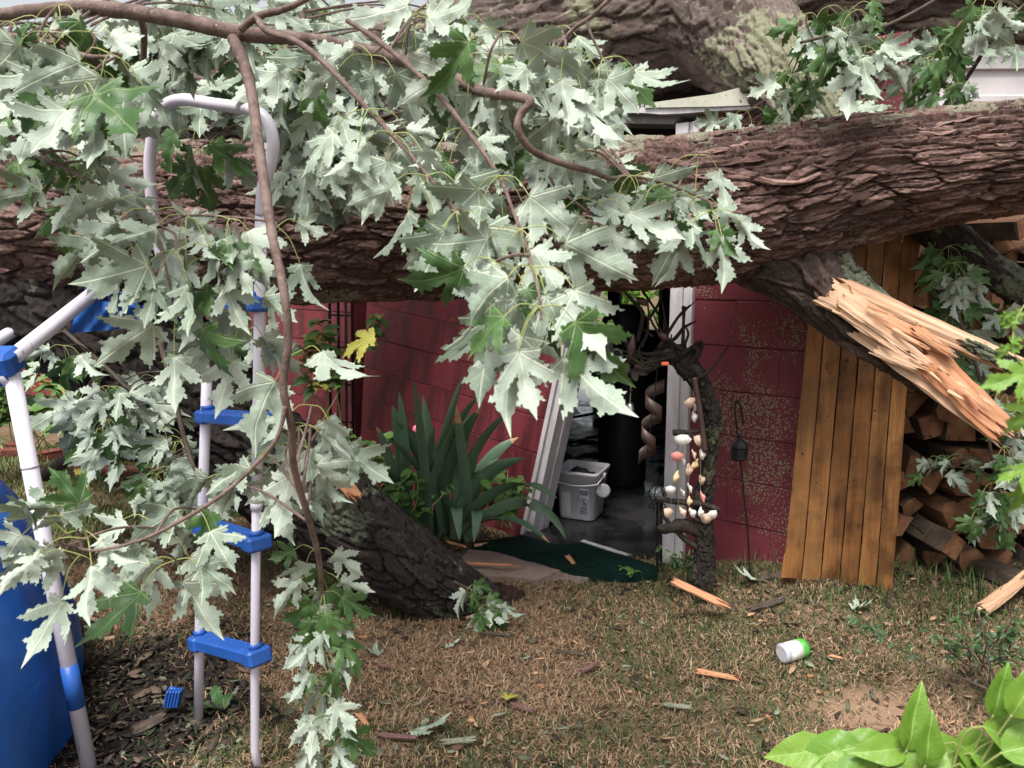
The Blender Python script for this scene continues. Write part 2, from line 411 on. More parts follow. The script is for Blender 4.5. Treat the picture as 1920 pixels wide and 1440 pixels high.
M['black'] = noisy('black_iron', (.006, .006, .007), (.012, .011, .011), 20, .55, .3, .3, .002)
M['rust'] = noisy('rusty_copper', (.040, .022, .018), (.085, .050, .042), 12, .45, .5, .2, .002)
M['bell'] = mat('bell_metal', (.42, .42, .42), .3, .5, .9)
M['globe'] = mat('crackle_globe', (.30, .36, .33), .12, .6, .3)
n = NB(M['globe']); vo = n.n('TexVoronoi', feature='DISTANCE_TO_EDGE'); vo.inputs['Scale'].default_value = 60; n.l(n.coord('Object'), vo.inputs['Vector'])
n.base(n.ramp(vo.outputs['Distance'], [(.02, (.06, .09, .08)), (.14, (.38, .43, .40))])); n.bump(vo.outputs['Distance'], .6, .004)
M['pail'] = noisy('pail_plastic', (.56, .54, .58), (.66, .64, .68), 4, .45, .4, .1, .002, (1, 1, 1), (.25, .23, .22), 30, .66)
M['label'] = noisy('pail_label', (.34, .33, .36), (.42, .41, .44), 30, .5, .3, 0)
M['ink'] = mat('label_ink', (.06, .06, .07), .6, .3)
M['jug'] = noisy('jug_plastic', (.62, .64, .66), (.7, .72, .74), 5, .4, .4, .1)
M['jug_label'] = noisy('jug_label', (.06, .25, .36), (.30, .42, .52), 16, .4, .4, 0)
M['shell_w'] = noisy('shell_white', (.66, .60, .55), (.78, .74, .70), 50, .4, .4, .3, .002)
M['shell_t'] = noisy('shell_tan', (.58, .38, .26), (.72, .58, .46), 60, .4, .4, .3, .002, (1, 1, 1), (.40, .18, .12), 70, .6)
M['shell_p'] = noisy('shell_pink', (.60, .18, .16), (.68, .32, .28), 50, .4, .4, .3, .002)
M['shell_o'] = noisy('shell_ochre', (.64, .42, .20), (.70, .56, .34), 50, .4, .4, .3, .002)
M['string'] = mat('string', (.25, .22, .18), .8, .2)
M['drift'] = noisy('driftwood', (.020, .016, .013), (.050, .040, .030), 12, .85, .25, .9, .012, (1, 1, .3), (.075, .085, .03), 14, .62)
M['pink'] = mat('pink_plastic', (.80, .18, .30), .35, .5)
M['orange'] = mat('orange_plastic', (.80, .16, .06), .4, .5)
M['yellow'] = noisy('yellow_board', (.55, .47, .20), (.62, .54, .26), 5, .5, .3, 0)
M['jar'] = noisy('jar_label', (.66, .66, .55), (.74, .74, .66), 8, .45, .4, 0, .001, (1, 1, 1), (.40, .33, .22), 24, .64)
M['jar_lid'] = noisy('jar_lid', (.42, .42, .52), (.5, .5, .6), 8, .45, .4, 0)
M['jar_face'] = noisy('jar_lid_top', (.52, .51, .55), (.62, .60, .63), 30, .5, .4, 0, .001, (1, 1, 1), (.18, .16, .18), 50, .56)
M['jar_green'] = noisy('jar_green', (.05, .30, .04), (.10, .42, .06), 12, .4, .4, 0)
M['soil'] = noisy('torn_soil', (.040, .024, .016), (.085, .052, .036), 24, .95, .15, 1.0, .02)
M['bgleaf'] = leaf_mat('bush_leaf', (.11, .25, .03), (.24, .40, .06), (.3, .4, .1), .35, .5, .3, False)
M['bright'] = noisy('glare_white', (.84, .83, .82), (.88, .87, .86), 4, .5, .3, 0, .001, (1, 1, 1), (.70, .42, .38), 9, .70)

# ------------------------------------------------------------------ ground
def ground_mat():
    m = mat('lawn_ground', (.1, .08, .05), .95, .15); n = NB(m); g = n.n('NewGeometry'); v = g.outputs['Position']
    f = n.noise(v, 1.6, 6, .6); f2 = n.noise(v, 9, 6, .7); f3 = n.noise(v, 55, 4, .7)
    c = n.mix(n.ramp(f2, [(.35, 0), (.65, 1)]), (.11, .074, .046), (.21, .145, .092))
    c = n.mix(n.ramp(f, [(.45, 0), (.62, .8)]), c, (.060, .070, .028))
    c = n.mix(n.ramp(f3, [(.52, 0), (.66, .6)]), c, (.24, .165, .10))
    at = n.attr('mulch').outputs['Fac']; c = n.mix(at, c, n.mix(f3, (.012, .010, .010), (.050, .038, .030)))
    ab = n.attr('bare').outputs['Fac']; c = n.mix(ab, c, n.mix(f2, (.26, .165, .105), (.34, .225, .15)))
    n.base(c); n.bump(n.math('ADD', f2, f3), .8, .02); return m
M['ground'] = ground_mat()
MUL = G(230, 1330); BARE = G(1640, 1330)
def mulch_f(x, y):
    d = np.hypot((x - MUL.x) / .48, (y - MUL.y) / .60)
    return ss(1.15, .55, d + .5 * (fbm(x * 7, y * 7, seed=3) - .5))
def bare_f(x, y):
    d = np.hypot((x - BARE.x) / .32, (y - BARE.y) / .10)
    return .85 * ss(1.2, .4, d + .9 * (fbm(x * 8, y * 8, seed=9) - .5))
def grid_sheet(xs, ys, zf):
    X, Y = np.meshgrid(xs, ys, indexing='ij'); Z = zf(X, Y); n1, n2 = X.shape
    V = np.stack([X, Y, Z], -1).reshape(-1, 3); i = np.arange(n1 * n2).reshape(n1, n2)
    F = np.stack([i[:-1, :-1], i[1:, :-1], i[1:, 1:], i[:-1, 1:]], -1).reshape(-1, 4)
    return V, F
def cat(*a): return np.unique(np.concatenate(a))
xs = cat(np.array([-900., -300, -100, -40, -20, -12, -9, -7, -6]), np.arange(-5, 4, .035), np.array([4.5, 5, 6, 8, 12, 20, 40, 100, 300, 900]))
ys = cat(np.array([-600., -200, -60, -20, -8, -3, -1, 0, .5]), np.arange(1, 6.5, .035), np.array([7, 8, 10, 14, 20, 40, 100, 300, 1200]))
def gzz(x, y):
    near = ss(7, 5, np.abs(x)) * ss(9, 6.5, y)
    return gz(x, y) * near + near * .018 * (fbm(x * 9, y * 9, seed=5) - .5)
V, F = grid_sheet(xs, ys, gzz)
go = obj('ground', V, F, M['ground'], None, True, {'mulch': mulch_f(V[:, 0], V[:, 1]), 'bare': bare_f(V[:, 0], V[:, 1])}, Vector((0, 0, 0)))
tag(go, 'brown dry lawn with green patches and dark mulch', 'lawn', kind='structure')

# ------------------------------------------------------------------ garage of red painted blocks
gar = thing('garage', 'damaged red painted concrete block garage with a white framed doorway', 'garage', L(.5, 0, 0))
BM = {}
def block_me(w_, h_, d_, mt, var=0):
    k = (round(w_, 3), round(h_, 3), round(d_, 3), mt.name, var)
    if k not in BM:
        b = MB(); b.box((0, 0, 0), (w_, d_, h_), None, .0016)
        r_ = random.Random(hash((var, round(w_ * 100)))); vv = [Vector(p) + Vector([r_.uniform(-.0015, .0015) for _ in range(3)]) for p in b.v]
        me = mesh(vv, b.f); me.materials.append(mt); BM[k] = me
    return BM[k]
def block_wall(name, s0, s1f, z0, z1f, mt, rot=0.0, piv=None, thick=.16, lab=None):
    """courses from s0 to s1f(z) up to z1f(s); all in the wall's own plane, tilted by rot about piv"""
    piv = piv or (s0, z0)
    def tilt(s, z):
        a, b = s - piv[0], z - piv[1]; c_, s_ = math.cos(rot), math.sin(rot)
        return piv[0] + a * c_ + b * s_, piv[1] - a * s_ + b * c_
    # core slab
    nz = 24; vs = []; fs = []
    smax = s1f(z0)
    zt = max(z1f(s0 + (smax - s0) * q / 10) for q in range(11)); ncz = int((zt - z0) / .2)
    core = MB()
    blocks = []
    for i in range(ncz):
        za = z0 + i * .2; zc = za + .1; se = s1f(zc); off = 0 if i % 2 else -.2
        s = s0 + off
        while s < se - .03:
            a = max(s, s0); b = min(s + .4, se)
            if b - a > .05 and zc < z1f((a + b) / 2):
                blocks.append((a, b, zc, i))
            s += .4
    for (a, b, zc, i) in blocks:
        q = []
        for m_ in (.0045, thick):
            for (ss_, zz) in ((a, zc - .1), (b, zc - .1), (b, zc + .1), (a, zc + .1)):
                u_, z_ = tilt(ss_, zz); q.append(L(u_, m_, z_))
        core.raw(q, [(0, 1, 2, 3), (7, 6, 5, 4), (0, 4, 5, 1), (1, 5, 6, 2), (2, 6, 7, 3), (3, 7, 4, 0)])
    par = core.build(name, M['mortar'], gar)
    if lab: par['label'] = lab
    for (a, b, zc, i) in blocks:
        u_, z_ = tilt((a + b) / 2, zc); me = block_me(b - a - .0003, .1945, .05, mt, (i * 7 + int(a * 10)) % 4)
        o = add('block', me, None, par, L(u_, .025 - .001 * rng.random(), z_))
        o.rotation_euler = (Matrix.Rotation(WROT, 3, 'Z') @ Matrix.Rotation(rot + rng.uniform(-.004, .004), 3, 'Y')).to_euler()
    return par
LJ = wall_hit(994, 982)[0]; RJ = wall_hit(1245, 1080)[0]
TILT = R(6.5)
block_wall('wall', -7.8, lambda z: -1.32, 0, lambda s: 2.3, M['red'])
block_wall('wall', -1.30, lambda z: LJ + .09 * z, -.1, lambda s: 1.9, M['red'], TILT, (LJ, 0), lab='tilted cracked red block wall beside the doorway')
WR1 = wall_hit(1535, 900)[0]; WU = wall_hit(1490, 200)[0]
block_wall('wall', RJ + .10, lambda z: WR1 - .02 if z < 1.7 else WR1 + .22, -.05, lambda s: 2.13 if s < WU else 2.4, M['red_moss'], lab='red block wall speckled with pale lichen')
# opening trim
def boardL(name, pts, parent, mt, sub=None):
    b = MB(); b.raw(pts, [(0, 1, 2, 3), (7, 6, 5, 4), (0, 4, 5, 1), (1, 5, 6, 2), (2, 6, 7, 3), (3, 7, 4, 0)]); return b.build(name, mt, parent)
def jamb(name, s_lo, z_lo, s_hi, z_hi, widths, label):
    """a run of moulding strips from bottom to top; widths [(ds0, ds1, m_front, m_back)]"""
    par = None
    for i, (a, b, mf, mbk) in enumerate(widths):
        q = []
        for m_ in (mf, mbk):
            q += [L(s_lo + a, m_, z_lo), L(s_lo + b, m_, z_lo), L(s_hi + b, m_, z_hi), L(s_hi + a, m_, z_hi)]
        o = boardL(name if i == 0 else 'moulding', q, par or gar, M['white'])
        if i == 0: par = o; o['label'] = label
    return par
# right jamb (upright), with casing, stop and outer moulding
jamb('door_jamb', RJ, .02, RJ, 2.12, [(-.005, .055, -.022, .14), (.057, .075, -.012, .02), (.077, .105, -.026, .02), (-.022, -.0055, .05, .12)], 'upright white door jamb')
jh = math.tan(R(13.5))
jamb('door_jamb', LJ, .03, LJ + jh * 1.5, 1.53, [(-.050, -.026, -.026, .02), (-.024, -.010, -.010, .03), (-.008, .022, -.022, .14), (.024, .034, .045, .12)], 'white door jamb leaning to the right')
# header with a sagging white cap, the exposed lintel underside and a short white post above
def hp(px, py, m=0.0): return wall_hit(px, py, m)[2]
b = MB()
top = [(1165, 207), (1200, 206), (1240, 209), (1280, 207), (1330, 203), (1400, 199), (1450, 197)]
for i in range(len(top) - 1):
    q = []
    for m_ in (-.05, .12):
        for (x, y) in (top[i], top[i + 1]):
            s_, z_, _ = wall_hit(x, y, -.05); q += [L(s_, m_, z_ - .012), L(s_, m_, z_ + .012)]
    b.raw(q, [(0, 2, 3, 1), (4, 5, 7, 6), (0, 4, 6, 2), (1, 3, 7, 5), (0, 1, 5, 4), (2, 6, 7, 3)])
b.build('header_cap', M['white'], gar)
def slab(name, pix, m0, m1, mt, parent=gar):
    q = []
    for m_ in (m0, m1):
        for (x, y) in pix:
            s_, z_, _ = wall_hit(x, y, m0); q.append(L(s_, m_, z_))
    k = len(pix)
    f = [tuple(range(k)), tuple(range(2 * k - 1, k - 1, -1))] + [(i, i + k, (i + 1) % k + k, (i + 1) % k) for i in range(k)]
    return obj(name, q, f, mt, parent)
slab('lintel', [(1150, 209), (1285, 209), (1262, 233), (1150, 231)], .0, .16, noisy('weathered_lintel', (.20, .20, .19), (.30, .29, .28), 14, .7, .3, .4))
slab('fascia', [(1208, 194), (1340, 176), (1440, 150), (1440, 196), (1330, 200), (1210, 202)], -.06, -.02, M['fascia'])
slab('post', [(1188, 178), (1199, 178), (1197, 203), (1186, 203)], -.03, .02, M['white'])
# broken-out edge of the upper wall: a jagged lump of raw block
for (x, y, r_) in ((1603, 118, .05), (1606, 150, .045), (1600, 178, .05), (1597, 205, .04), (1570, 95, .045)):
    c0 = wall_hit(x, y, .03)[2]; b = MB(); b.lathe([(r_ * .3, -r_), (r_ * .95, -r_ * .5), (r_, .1 * r_), (r_ * .7, r_ * .8), (r_ * .2, r_)], c0, 7)
    bv = [Vector(p) + Vector([rng.uniform(-.012, .012) for _ in range(3)]) for p in b.v]
    obj('broken_edge', bv, b.f, M['block_raw'], gar)
# dark room behind: floor, side walls, back wall with two openings, ceiling
DEP = 3.6
def rect(name, corners, mt, th=.06, parent=gar, nrm=None):
    a = [Vector(c_) for c_ in corners]; nn = (a[1] - a[0]).cross(a[2] - a[0]).normalized() * th
    v = a + [p + nn for p in a]
    return obj(name, v, [(3, 2, 1, 0), (4, 5, 6, 7), (0, 1, 5, 4), (1, 2, 6, 5), (2, 3, 7, 6), (3, 0, 4, 7)], mt, parent)
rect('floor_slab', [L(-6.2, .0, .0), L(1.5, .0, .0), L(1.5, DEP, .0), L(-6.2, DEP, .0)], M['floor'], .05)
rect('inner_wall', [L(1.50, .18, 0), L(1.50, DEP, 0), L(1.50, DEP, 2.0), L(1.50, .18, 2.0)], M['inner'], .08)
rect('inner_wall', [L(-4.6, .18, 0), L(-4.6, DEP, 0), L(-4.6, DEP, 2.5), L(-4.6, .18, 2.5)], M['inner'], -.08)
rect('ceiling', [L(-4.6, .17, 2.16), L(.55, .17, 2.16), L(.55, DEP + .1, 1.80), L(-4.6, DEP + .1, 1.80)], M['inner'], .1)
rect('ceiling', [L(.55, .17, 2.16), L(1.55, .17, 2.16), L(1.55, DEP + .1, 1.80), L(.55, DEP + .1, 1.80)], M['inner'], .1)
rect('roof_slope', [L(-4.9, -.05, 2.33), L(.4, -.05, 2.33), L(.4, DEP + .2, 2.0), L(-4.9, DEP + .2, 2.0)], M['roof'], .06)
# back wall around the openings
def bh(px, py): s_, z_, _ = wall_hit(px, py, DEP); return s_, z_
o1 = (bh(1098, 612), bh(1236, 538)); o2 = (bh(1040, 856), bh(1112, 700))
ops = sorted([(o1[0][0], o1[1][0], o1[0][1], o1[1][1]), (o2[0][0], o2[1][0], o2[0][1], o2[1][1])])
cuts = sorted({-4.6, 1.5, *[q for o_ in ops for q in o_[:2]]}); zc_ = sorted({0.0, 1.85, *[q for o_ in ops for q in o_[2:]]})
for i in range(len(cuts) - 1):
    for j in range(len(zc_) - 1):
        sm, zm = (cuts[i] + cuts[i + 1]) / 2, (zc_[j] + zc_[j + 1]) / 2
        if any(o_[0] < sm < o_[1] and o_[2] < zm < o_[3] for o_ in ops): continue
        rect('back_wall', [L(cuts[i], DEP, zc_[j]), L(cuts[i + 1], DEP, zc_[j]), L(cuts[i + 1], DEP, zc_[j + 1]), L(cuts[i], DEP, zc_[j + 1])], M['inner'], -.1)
# post dividing the rear window
rect('window_post', [hp(1144, 615, DEP - .05), hp(1166, 615, DEP - .05), hp(1166, 530, DEP - .05), hp(1144, 530, DEP - .05)], M['inner'], .05)
# yellow board on the wall inside, seen over the trunk
o = slab('yellow_board', [(1186, 237), (1268, 235), (1268, 255), (1186, 256)], .35, .38, M['yellow'], None)
tag(o, 'pale yellow board inside the garage below the door header', 'board')

# ------------------------------------------------------------------ fallen trunks
def frames(pts, rad, n_s):
    pts, rad = crom(pts, rad, 24)
    C = np.array([tuple(p) for p in pts]); rd = np.array(rad)
    seg = np.linalg.norm(np.diff(C, axis=0), axis=1); s = np.concatenate([[0], np.cumsum(seg)])
    q = np.linspace(0, s[-1], n_s)
    C = np.stack([np.interp(q, s, C[:, i]) for i in range(3)], 1); rd = np.interp(q, s, rd)
    k = np.ones(9) / 9; rd = np.convolve(np.pad(rd, 4, 'edge'), k, 'valid')
    T = np.gradient(C, axis=0); T /= np.linalg.norm(T, axis=1)[:, None]
    U = np.zeros_like(T); u = np.array([0, -.3, 1.]); u -= T[0] * (u @ T[0]); u /= np.linalg.norm(u)
    for i in range(n_s):
        u = u - T[i] * (u @ T[i]); u /= np.linalg.norm(u); U[i] = u
    return C, rd, q, T, U, np.cross(T, U)
def bark_fields(s, th, r0, seed, la, lb, amp, lich_lit_top=.0, lich=.3):
    per = max(6, int(round(2 * math.pi * r0 / lb))); b = th / (2 * math.pi) * per
    cx, cy = np.cos(th) * r0, np.sin(th) * r0
    wb = (fbm(s * 4, cx * 8, cy * 8, seed, 3) - .5) * 2.6; wa = (fbm(s * 6, cx * 14, cy * 14, seed + 5, 3) - .5) * 1.6
    F1, F2, idr, dl, dal = voro(s / la + wa, b + wb, seed, per)
    e = ss(.0, .15, F2 - F1); saw = np.clip(.55 + dl * .9, 0, 1.1)
    G1, G2, id2, dl2, _ = voro(s / (la * .38) + wa * 2 + 31, 2 * b + wb * 2 + 17, seed + 3, per * 2)
    e2 = ss(0, .25, G2 - G1)
    h = e * (.25 + .40 * idr + .45 * saw) + .30 * e2 * (.3 + .7 * id2)
    tr_ = (h + .5 * (fbm(s * 14, cx * 40, cy * 40, seed + 41, 3) - .5)) * 4.2; fl = np.floor(tr_); h = (fl + ss(.55, .95, tr_ - fl)) / 4.2 * .75 + .25 * h
    rough = fbm(s * 50, cx * 110, cy * 110, seed + 9, 3) - .5
    big = fbm(s * 2.2, cx * 3.2, cy * 3.2, seed + 13, 3) - .5
    H = amp * (h - .6) + .010 * rough + .09 * r0 * big
    tone = np.clip(.40 * idr + .25 * id2 + .35 * hsh(fl, np.floor(s * 9), np.floor(th * 7), seed), 0, 1)
    lz = fbm(s * 3.5, cx * 6, cy * 6, seed + 21, 4) + .32 * (fbm(s * 22, cx * 26, cy * 26, seed + 25, 3) - .5)
    li = np.clip((lz - (.70 - lich * .35)) * 5, 0, 1) + lich_lit_top * ss(.72, .98, np.cos(th)) * ss(.35, .6, fbm(s * 9, cx * 9, cy * 9, seed + 30, 3))
    return H, tone, np.clip(li, 0, 1)
def trunk(name, pix, n_s, n_th, mt, parent, seed, la=.2, lb=.045, amp=.02, lich=.3, lich_lit_top=0, bumps=(), cap=True, label=None, squash=None):
    """pix: (px, py, Y, r_px)"""
    pts = [P(a, b_, y) for a, b_, y, r_ in pix]; rad = [r_ * PXM(y) for a, b_, y, r_ in pix]
    C, rd, s, T, U, W_ = frames(pts, rad, n_s)
    th = np.linspace(0, 2 * math.pi, n_th, endpoint=False)
    Sg, Tg = np.meshgrid(s, th, indexing='ij'); r0 = float(np.mean(rd))
    H, tone, li = bark_fields(Sg.ravel(), Tg.ravel(), r0, seed, la, lb, amp, lich_lit_top, lich)
    for (s_, t_, ws, wt, hh) in bumps:
        dt = np.mod(Tg.ravel() - t_ + math.pi, 2 * math.pi) - math.pi
        H = H + hh * np.exp(-((Sg.ravel() - s_) / ws) ** 2 - (dt / wt) ** 2)
    rr = rd[:, None] + H.reshape(n_s, n_th)
    V = C[:, None, :] + rr[..., None] * (np.cos(Tg)[..., None] * U[:, None, :] + np.sin(Tg)[..., None] * W_[:, None, :])
    V = V.reshape(-1, 3); i = np.arange(n_s * n_th).reshape(n_s, n_th); j = np.roll(i, -1, 1)
    F = np.stack([i[:-1], j[:-1], j[1:], i[1:]], -1).reshape(-1, 4)
    bk = np.stack([Sg.ravel(), Tg.ravel() * r0, np.zeros(Sg.size)], 1)
    if cap:
        V = np.vstack([V, C[0], C[-1]]); n0 = n_s * n_th
        f0 = np.stack([np.full(n_th, n0), j[0], i[0], i[0]], -1); f1 = np.stack([np.full(n_th, n0 + 1), i[-1], j[-1], j[-1]], -1)
        tone = np.append(tone, [.5, .5]); li = np.append(li, [0, 0]); bk = np.vstack([bk, bk[0], bk[-1]])
        F3 = np.vstack([f0, f1])[:, :3]
        F = np.vstack([F, np.stack([F3[:, 0], F3[:, 1], F3[:, 2], F3[:, 0]], -1)]) if False else F
        V = V[:-2]; tone = tone[:-2]; li = li[:-2]; bk = bk[:-2]
    o = obj(name, V, F, mt, parent, True, {'tone': tone, 'lich': li, 'bk': bk})
    if label: o['label'] = label
    return o
main_pix = [(-260, 440, 3.2, 178), (0, 432, 3.12, 162), (300, 425, 3.08, 148), (600, 420, 3.03, 140), (900, 416, 2.97, 134), (1150, 405, 2.9, 132),
            (1330, 395, 2.84, 132), (1480, 372, 2.78, 128), (1600, 340, 2.73, 112), (1760, 316, 2.66, 100), (1930, 297, 2.6, 95), (2150, 268, 2.52, 92)]
ft = thing('fallen_tree', 'huge reddish brown fallen maple trunk lying across the picture before the garage', 'fallen tree', P(900, 560, 3.0))
trunk('trunk', main_pix, 1000, 480, M['bark'], ft, 11, .15, .034, .026, .36, 1.0, [(3.62, 1.45, .05, .2, .03), (2.3, 1.6, .09, .3, .02), (1.0, 1.3, .1, .25, .025), (4.15, 1.6, .06, .25, .025), (3.2, 2.0, .12, .3, -.02)])  # crown lichen, raised so that it also paints a highlight along the top
trunk('limb', [(20, 470, 3.14, 150), (140, 560, 3.12, 140), (300, 690, 3.1, 122), (480, 850, 3.1, 105), (640, 980, 3.1, 92), (780, 1072, 3.12, 72), (880, 1125, 3.14, 50), (960, 1170, 3.16, 30)],
      420, 220, M['bark_dark'], ft, 23, .16, .05, .030, .62, .3, label='dark lichened limb running down into the lawn')
trunk('broken_limb', [(1400, 430, 2.82, 92), (1475, 485, 2.76, 78), (1545, 555, 2.70, 55), (1615, 618, 2.63, 42), (1690, 680, 2.57, 28), (1760, 732, 2.51, 18), (1820, 775, 2.46, 9)],
      300, 170, M['bark_mid'], ft, 31, .2, .045, .022, .2, 0, label='snapped lower limb with torn pale wood')
trunk('bark_strip', [(1545, 470, 2.70, 34), (1600, 535, 2.66, 26), (1680, 588, 2.6, 17), (1780, 630, 2.52, 12), (1900, 684, 2.44, 11), (1990, 725, 2.4, 8)],
      240, 70, M['bark_dark'], ft, 37, .12, .04, .016, .5, .4)
trunk('limb', [(1690, 380, 2.9, 36), (1770, 440, 2.92, 34), (1850, 500, 2.92, 31), (1950, 566, 2.9, 29), (2080, 650, 2.9, 27)], 200, 90, M['bark_dark'], ft, 41, .1, .04, .012, .85, .8, label='mossy grey limb over the woodpile')
ut = thing('fallen_tree', 'higher grey lichened tree trunk lying over the garage roof at the top', 'fallen tree', P(1200, 180, 3.9))
up_pix = [(-250, 330, 3.9, 100), (60, 262, 3.9, 105), (380, 225, 3.92, 105), (700, 180, 3.95, 112), (960, 118, 3.98, 128), (1180, 42, 3.95, 146), (1380, -5, 3.85, 158), (1560, -28, 3.75, 140), (1760, -25, 3.66, 128), (1960, -5, 3.6, 120), (2200, 20, 3.5, 118)]
trunk('trunk', up_pix, 620, 300, M['bark_up'], ut, 51, .26, .055, .030, .55, 1.0)
trunk('limb', [(1310, 20, 3.75, 110), (1400, 80, 3.5, 98), (1470, 145, 3.2, 72), (1530, 220, 3.0, 56), (1590, 300, 2.92, 46)], 200, 150, M['bark_up'], ut, 57, .2, .05, .028, .9, .3)

# torn wood: fibrous splinters whose strips end at different lengths
def splinter(name, a, b, w_, t_, mt, parent, seed, jag=.25, jag0=.08, nth=46, ns=34, up=None, bend=0.0, taper=.35, label=None, cat=None, group=None):
    a, b = Vector(a), Vector(b); T = (b - a); ln = T.length; T.normalize()
    up = Vector(up) if up else Vector((0, -1, .3)); N = (up - T * up.dot(T)).normalized(); B = T.cross(N)
    th = np.linspace(0, 2 * math.pi, nth, endpoint=False); r_ = np.random.default_rng(seed)
    x = np.cos(th); y = np.sin(th)
    # ridged cross-section (grain), the same along the length
    rid = 1 + .50 * (fbm(th * 3.0, th * 0 + seed, seed=seed, o=3) - .5) + r_.normal(0, .03, nth)
    e1 = 1 - jag * fbm(x * 2.4 + 5, y * 1.2 + seed, seed=seed + 1, o=4) - jag * .5 * r_.random(nth) ** 2
    e0 = jag0 * fbm(x * 3 + 9, y * 2 + seed, seed=seed + 2, o=4) * 2
    u = np.linspace(0, 1, ns); Ug, Tg = np.meshgrid(u, th, indexing='ij')
    S = e0[None, :] + (e1 - e0)[None, :] * Ug
    wid = 1 - taper * S + .10 * (fbm(S * 5, S * 0 + seed, seed=seed + 3, o=2) - .5)
    wob = .26 * (fbm(S * 6, Tg * 1.3, seed=seed + 4, o=3) - .5)
    X = x[None, :] * (w_ / 2) * rid[None, :] * wid * (1 + wob); Yy = y[None, :] * (t_ / 2) * rid[None, :] * wid * (1 + 2 * wob)
    off = bend * np.sin(S * math.pi) + .05 * w_ * (fbm(S * 3, S * 0 + 2, seed=seed + 7, o=2) - .5)
    base = np.array(a)[None, None] + np.array(T)[None, None] * (S * ln)[..., None] + np.array(B)[None, None] * X[..., None] + np.array(N)[None, None] * (Yy + off)[..., None]
    V = base.reshape(-1, 3); i = np.arange(ns * nth).reshape(ns, nth); j = np.roll(i, -1, 1)
    F = [tuple(q) for q in np.stack([i[:-1], j[:-1], j[1:], i[1:]], -1).reshape(-1, 4)]
    # ends: ladders across the section so that the jagged ends close
    h2 = nth // 2
    for row, fl in ((0, 0), (ns - 1, 1)):
        for k in range(h2 - 1):
            q = (i[row, k], i[row, k + 1], i[row, (nth - k - 2) % nth], i[row, nth - k - 1])
            F.append(tuple(reversed(q)) if fl else q)
    bk = np.stack([(S * ln).ravel(), X.ravel(), Yy.ravel() + seed], 1)
    o = obj(name, V, F, mt, parent, False, {'bk': bk})
    if label: tag(o, label, cat, group)
    return o
W = M['wood_fresh']
splinter('torn_wood', P(1590, 590, 2.60), P(1932, 852, 2.36), .120, .055, W, ft, 1, .2, .1, 90, 50, taper=.28, bend=.01)
splinter('torn_wood', P(1530, 522, 2.62), P(2000, 728, 2.42), .080, .045, W, ft, 2, .2, .1, 60, 50, taper=.25)
splinter('torn_wood', P(1530, 535, 2.60), P(1740, 655, 2.49), .105, .05, W, ft, 12, .4, .1, 70, 40, taper=.5)
splinter('torn_wood', P(1560, 548, 2.575), P(1775, 705, 2.44), .105, .035, W, ft, 3, .45, .1, 60, 40, taper=.45)
splinter('torn_wood', P(1590, 565, 2.565), P(1830, 690, 2.41), .070, .028, M['wood_orange'], ft, 4, .5, .1, 50, 40, taper=.5)
splinter('torn_wood', P(1620, 640, 2.53), P(1762, 706, 2.43), .070, .026, W, ft, 5, .4, .2, 50, 40, taper=.5)
splinter('torn_wood', P(1690, 600, 2.5), P(1825, 692, 2.40), .05, .022, M['wood_orange'], ft, 6, .5, .2, 44, 36, taper=.6)
splinter('torn_wood', P(1710, 640, 2.50), P(1905, 830, 2.345), .12, .03, M['wood_orange'], ft, 7, .2, .1, 60, 40, taper=.3)
for i in range(18):     # loose fibres along the tear
    r_ = random.Random(500 + i); t = r_.uniform(.15, .95); up_ = r_.random() < .35
    a0 = (1560 + 330 * t, 560 + 235 * t) if not up_ else (1560 + 330 * t, 540 + 140 * t)
    x0, y0 = a0[0] + r_.uniform(-12, 12), a0[1] + r_.uniform(-22, 22); ln = r_.uniform(30, 85); an = (.62 if not up_ else .42) + r_.gauss(0, .10); Y0 = 2.55 - .20 * t
    splinter('torn_fibre', P(x0, y0, Y0), P(x0 + ln * math.cos(an), y0 + ln * math.sin(an), Y0 - .035 - r_.uniform(0, .03)), r_.uniform(.006, .016), r_.uniform(.003, .007), W if r_.random() < .6 else M['wood_orange'], ft, 600 + i, .3, .2, 10, 10, taper=.75)
splinter('torn_wood', P(335, 118, 3.75), P(470, 112, 3.75), .13, .12, M['wood_orange'], ut, 8, .2, .2, 40, 24)
# loose bark flakes lifting from the trunk's crown
def flake(px, py, Y, ln, wd, ang, parent, seed):
    r_ = random.Random(seed); c0 = P(px, py, Y); T = Vector((math.cos(ang), .1, math.sin(ang))); N = Vector((0, -.45, 1)).normalized(); Bv = T.cross(N).normalized()
    k = 7; v = []
    for lay in (0, .008):
        for i in range(k):
            t = i / (k - 1) - .5; hw = wd * .5 * (1 - abs(t) ** 2 * 2.2) * r_.uniform(.75, 1.1)
            lift = .020 * t * t * 4 + r_.uniform(0, .004)
            v += [c0 + T * (t * ln) + Bv * hw + N * (lift + lay), c0 + T * (t * ln) - Bv * hw + N * (lift + lay)]
    f = []
    for i in range(k - 1):
        a = 2 * i; f += [(a, a + 1, a + 3, a + 2), (a + 2 * k, a + 2 + 2 * k, a + 3 + 2 * k, a + 1 + 2 * k), (a, a + 2, a + 2 + 2 * k, a + 2 * k), (a + 1, a + 1 + 2 * k, a + 3 + 2 * k, a + 3)]
    f += [(0, 2 * k, 2 * k + 1, 1), (2 * k - 2, 2 * k - 1, 4 * k - 1, 4 * k - 2)]
    V = np.array([tuple(p) for p in v])
    obj('bark_flake', V, f, M['bark'], parent, False, {'tone': np.full(len(V), r_.uniform(.4, .9)), 'lich': np.full(len(V), .1), 'bk': V[:, [0, 2, 1]]})
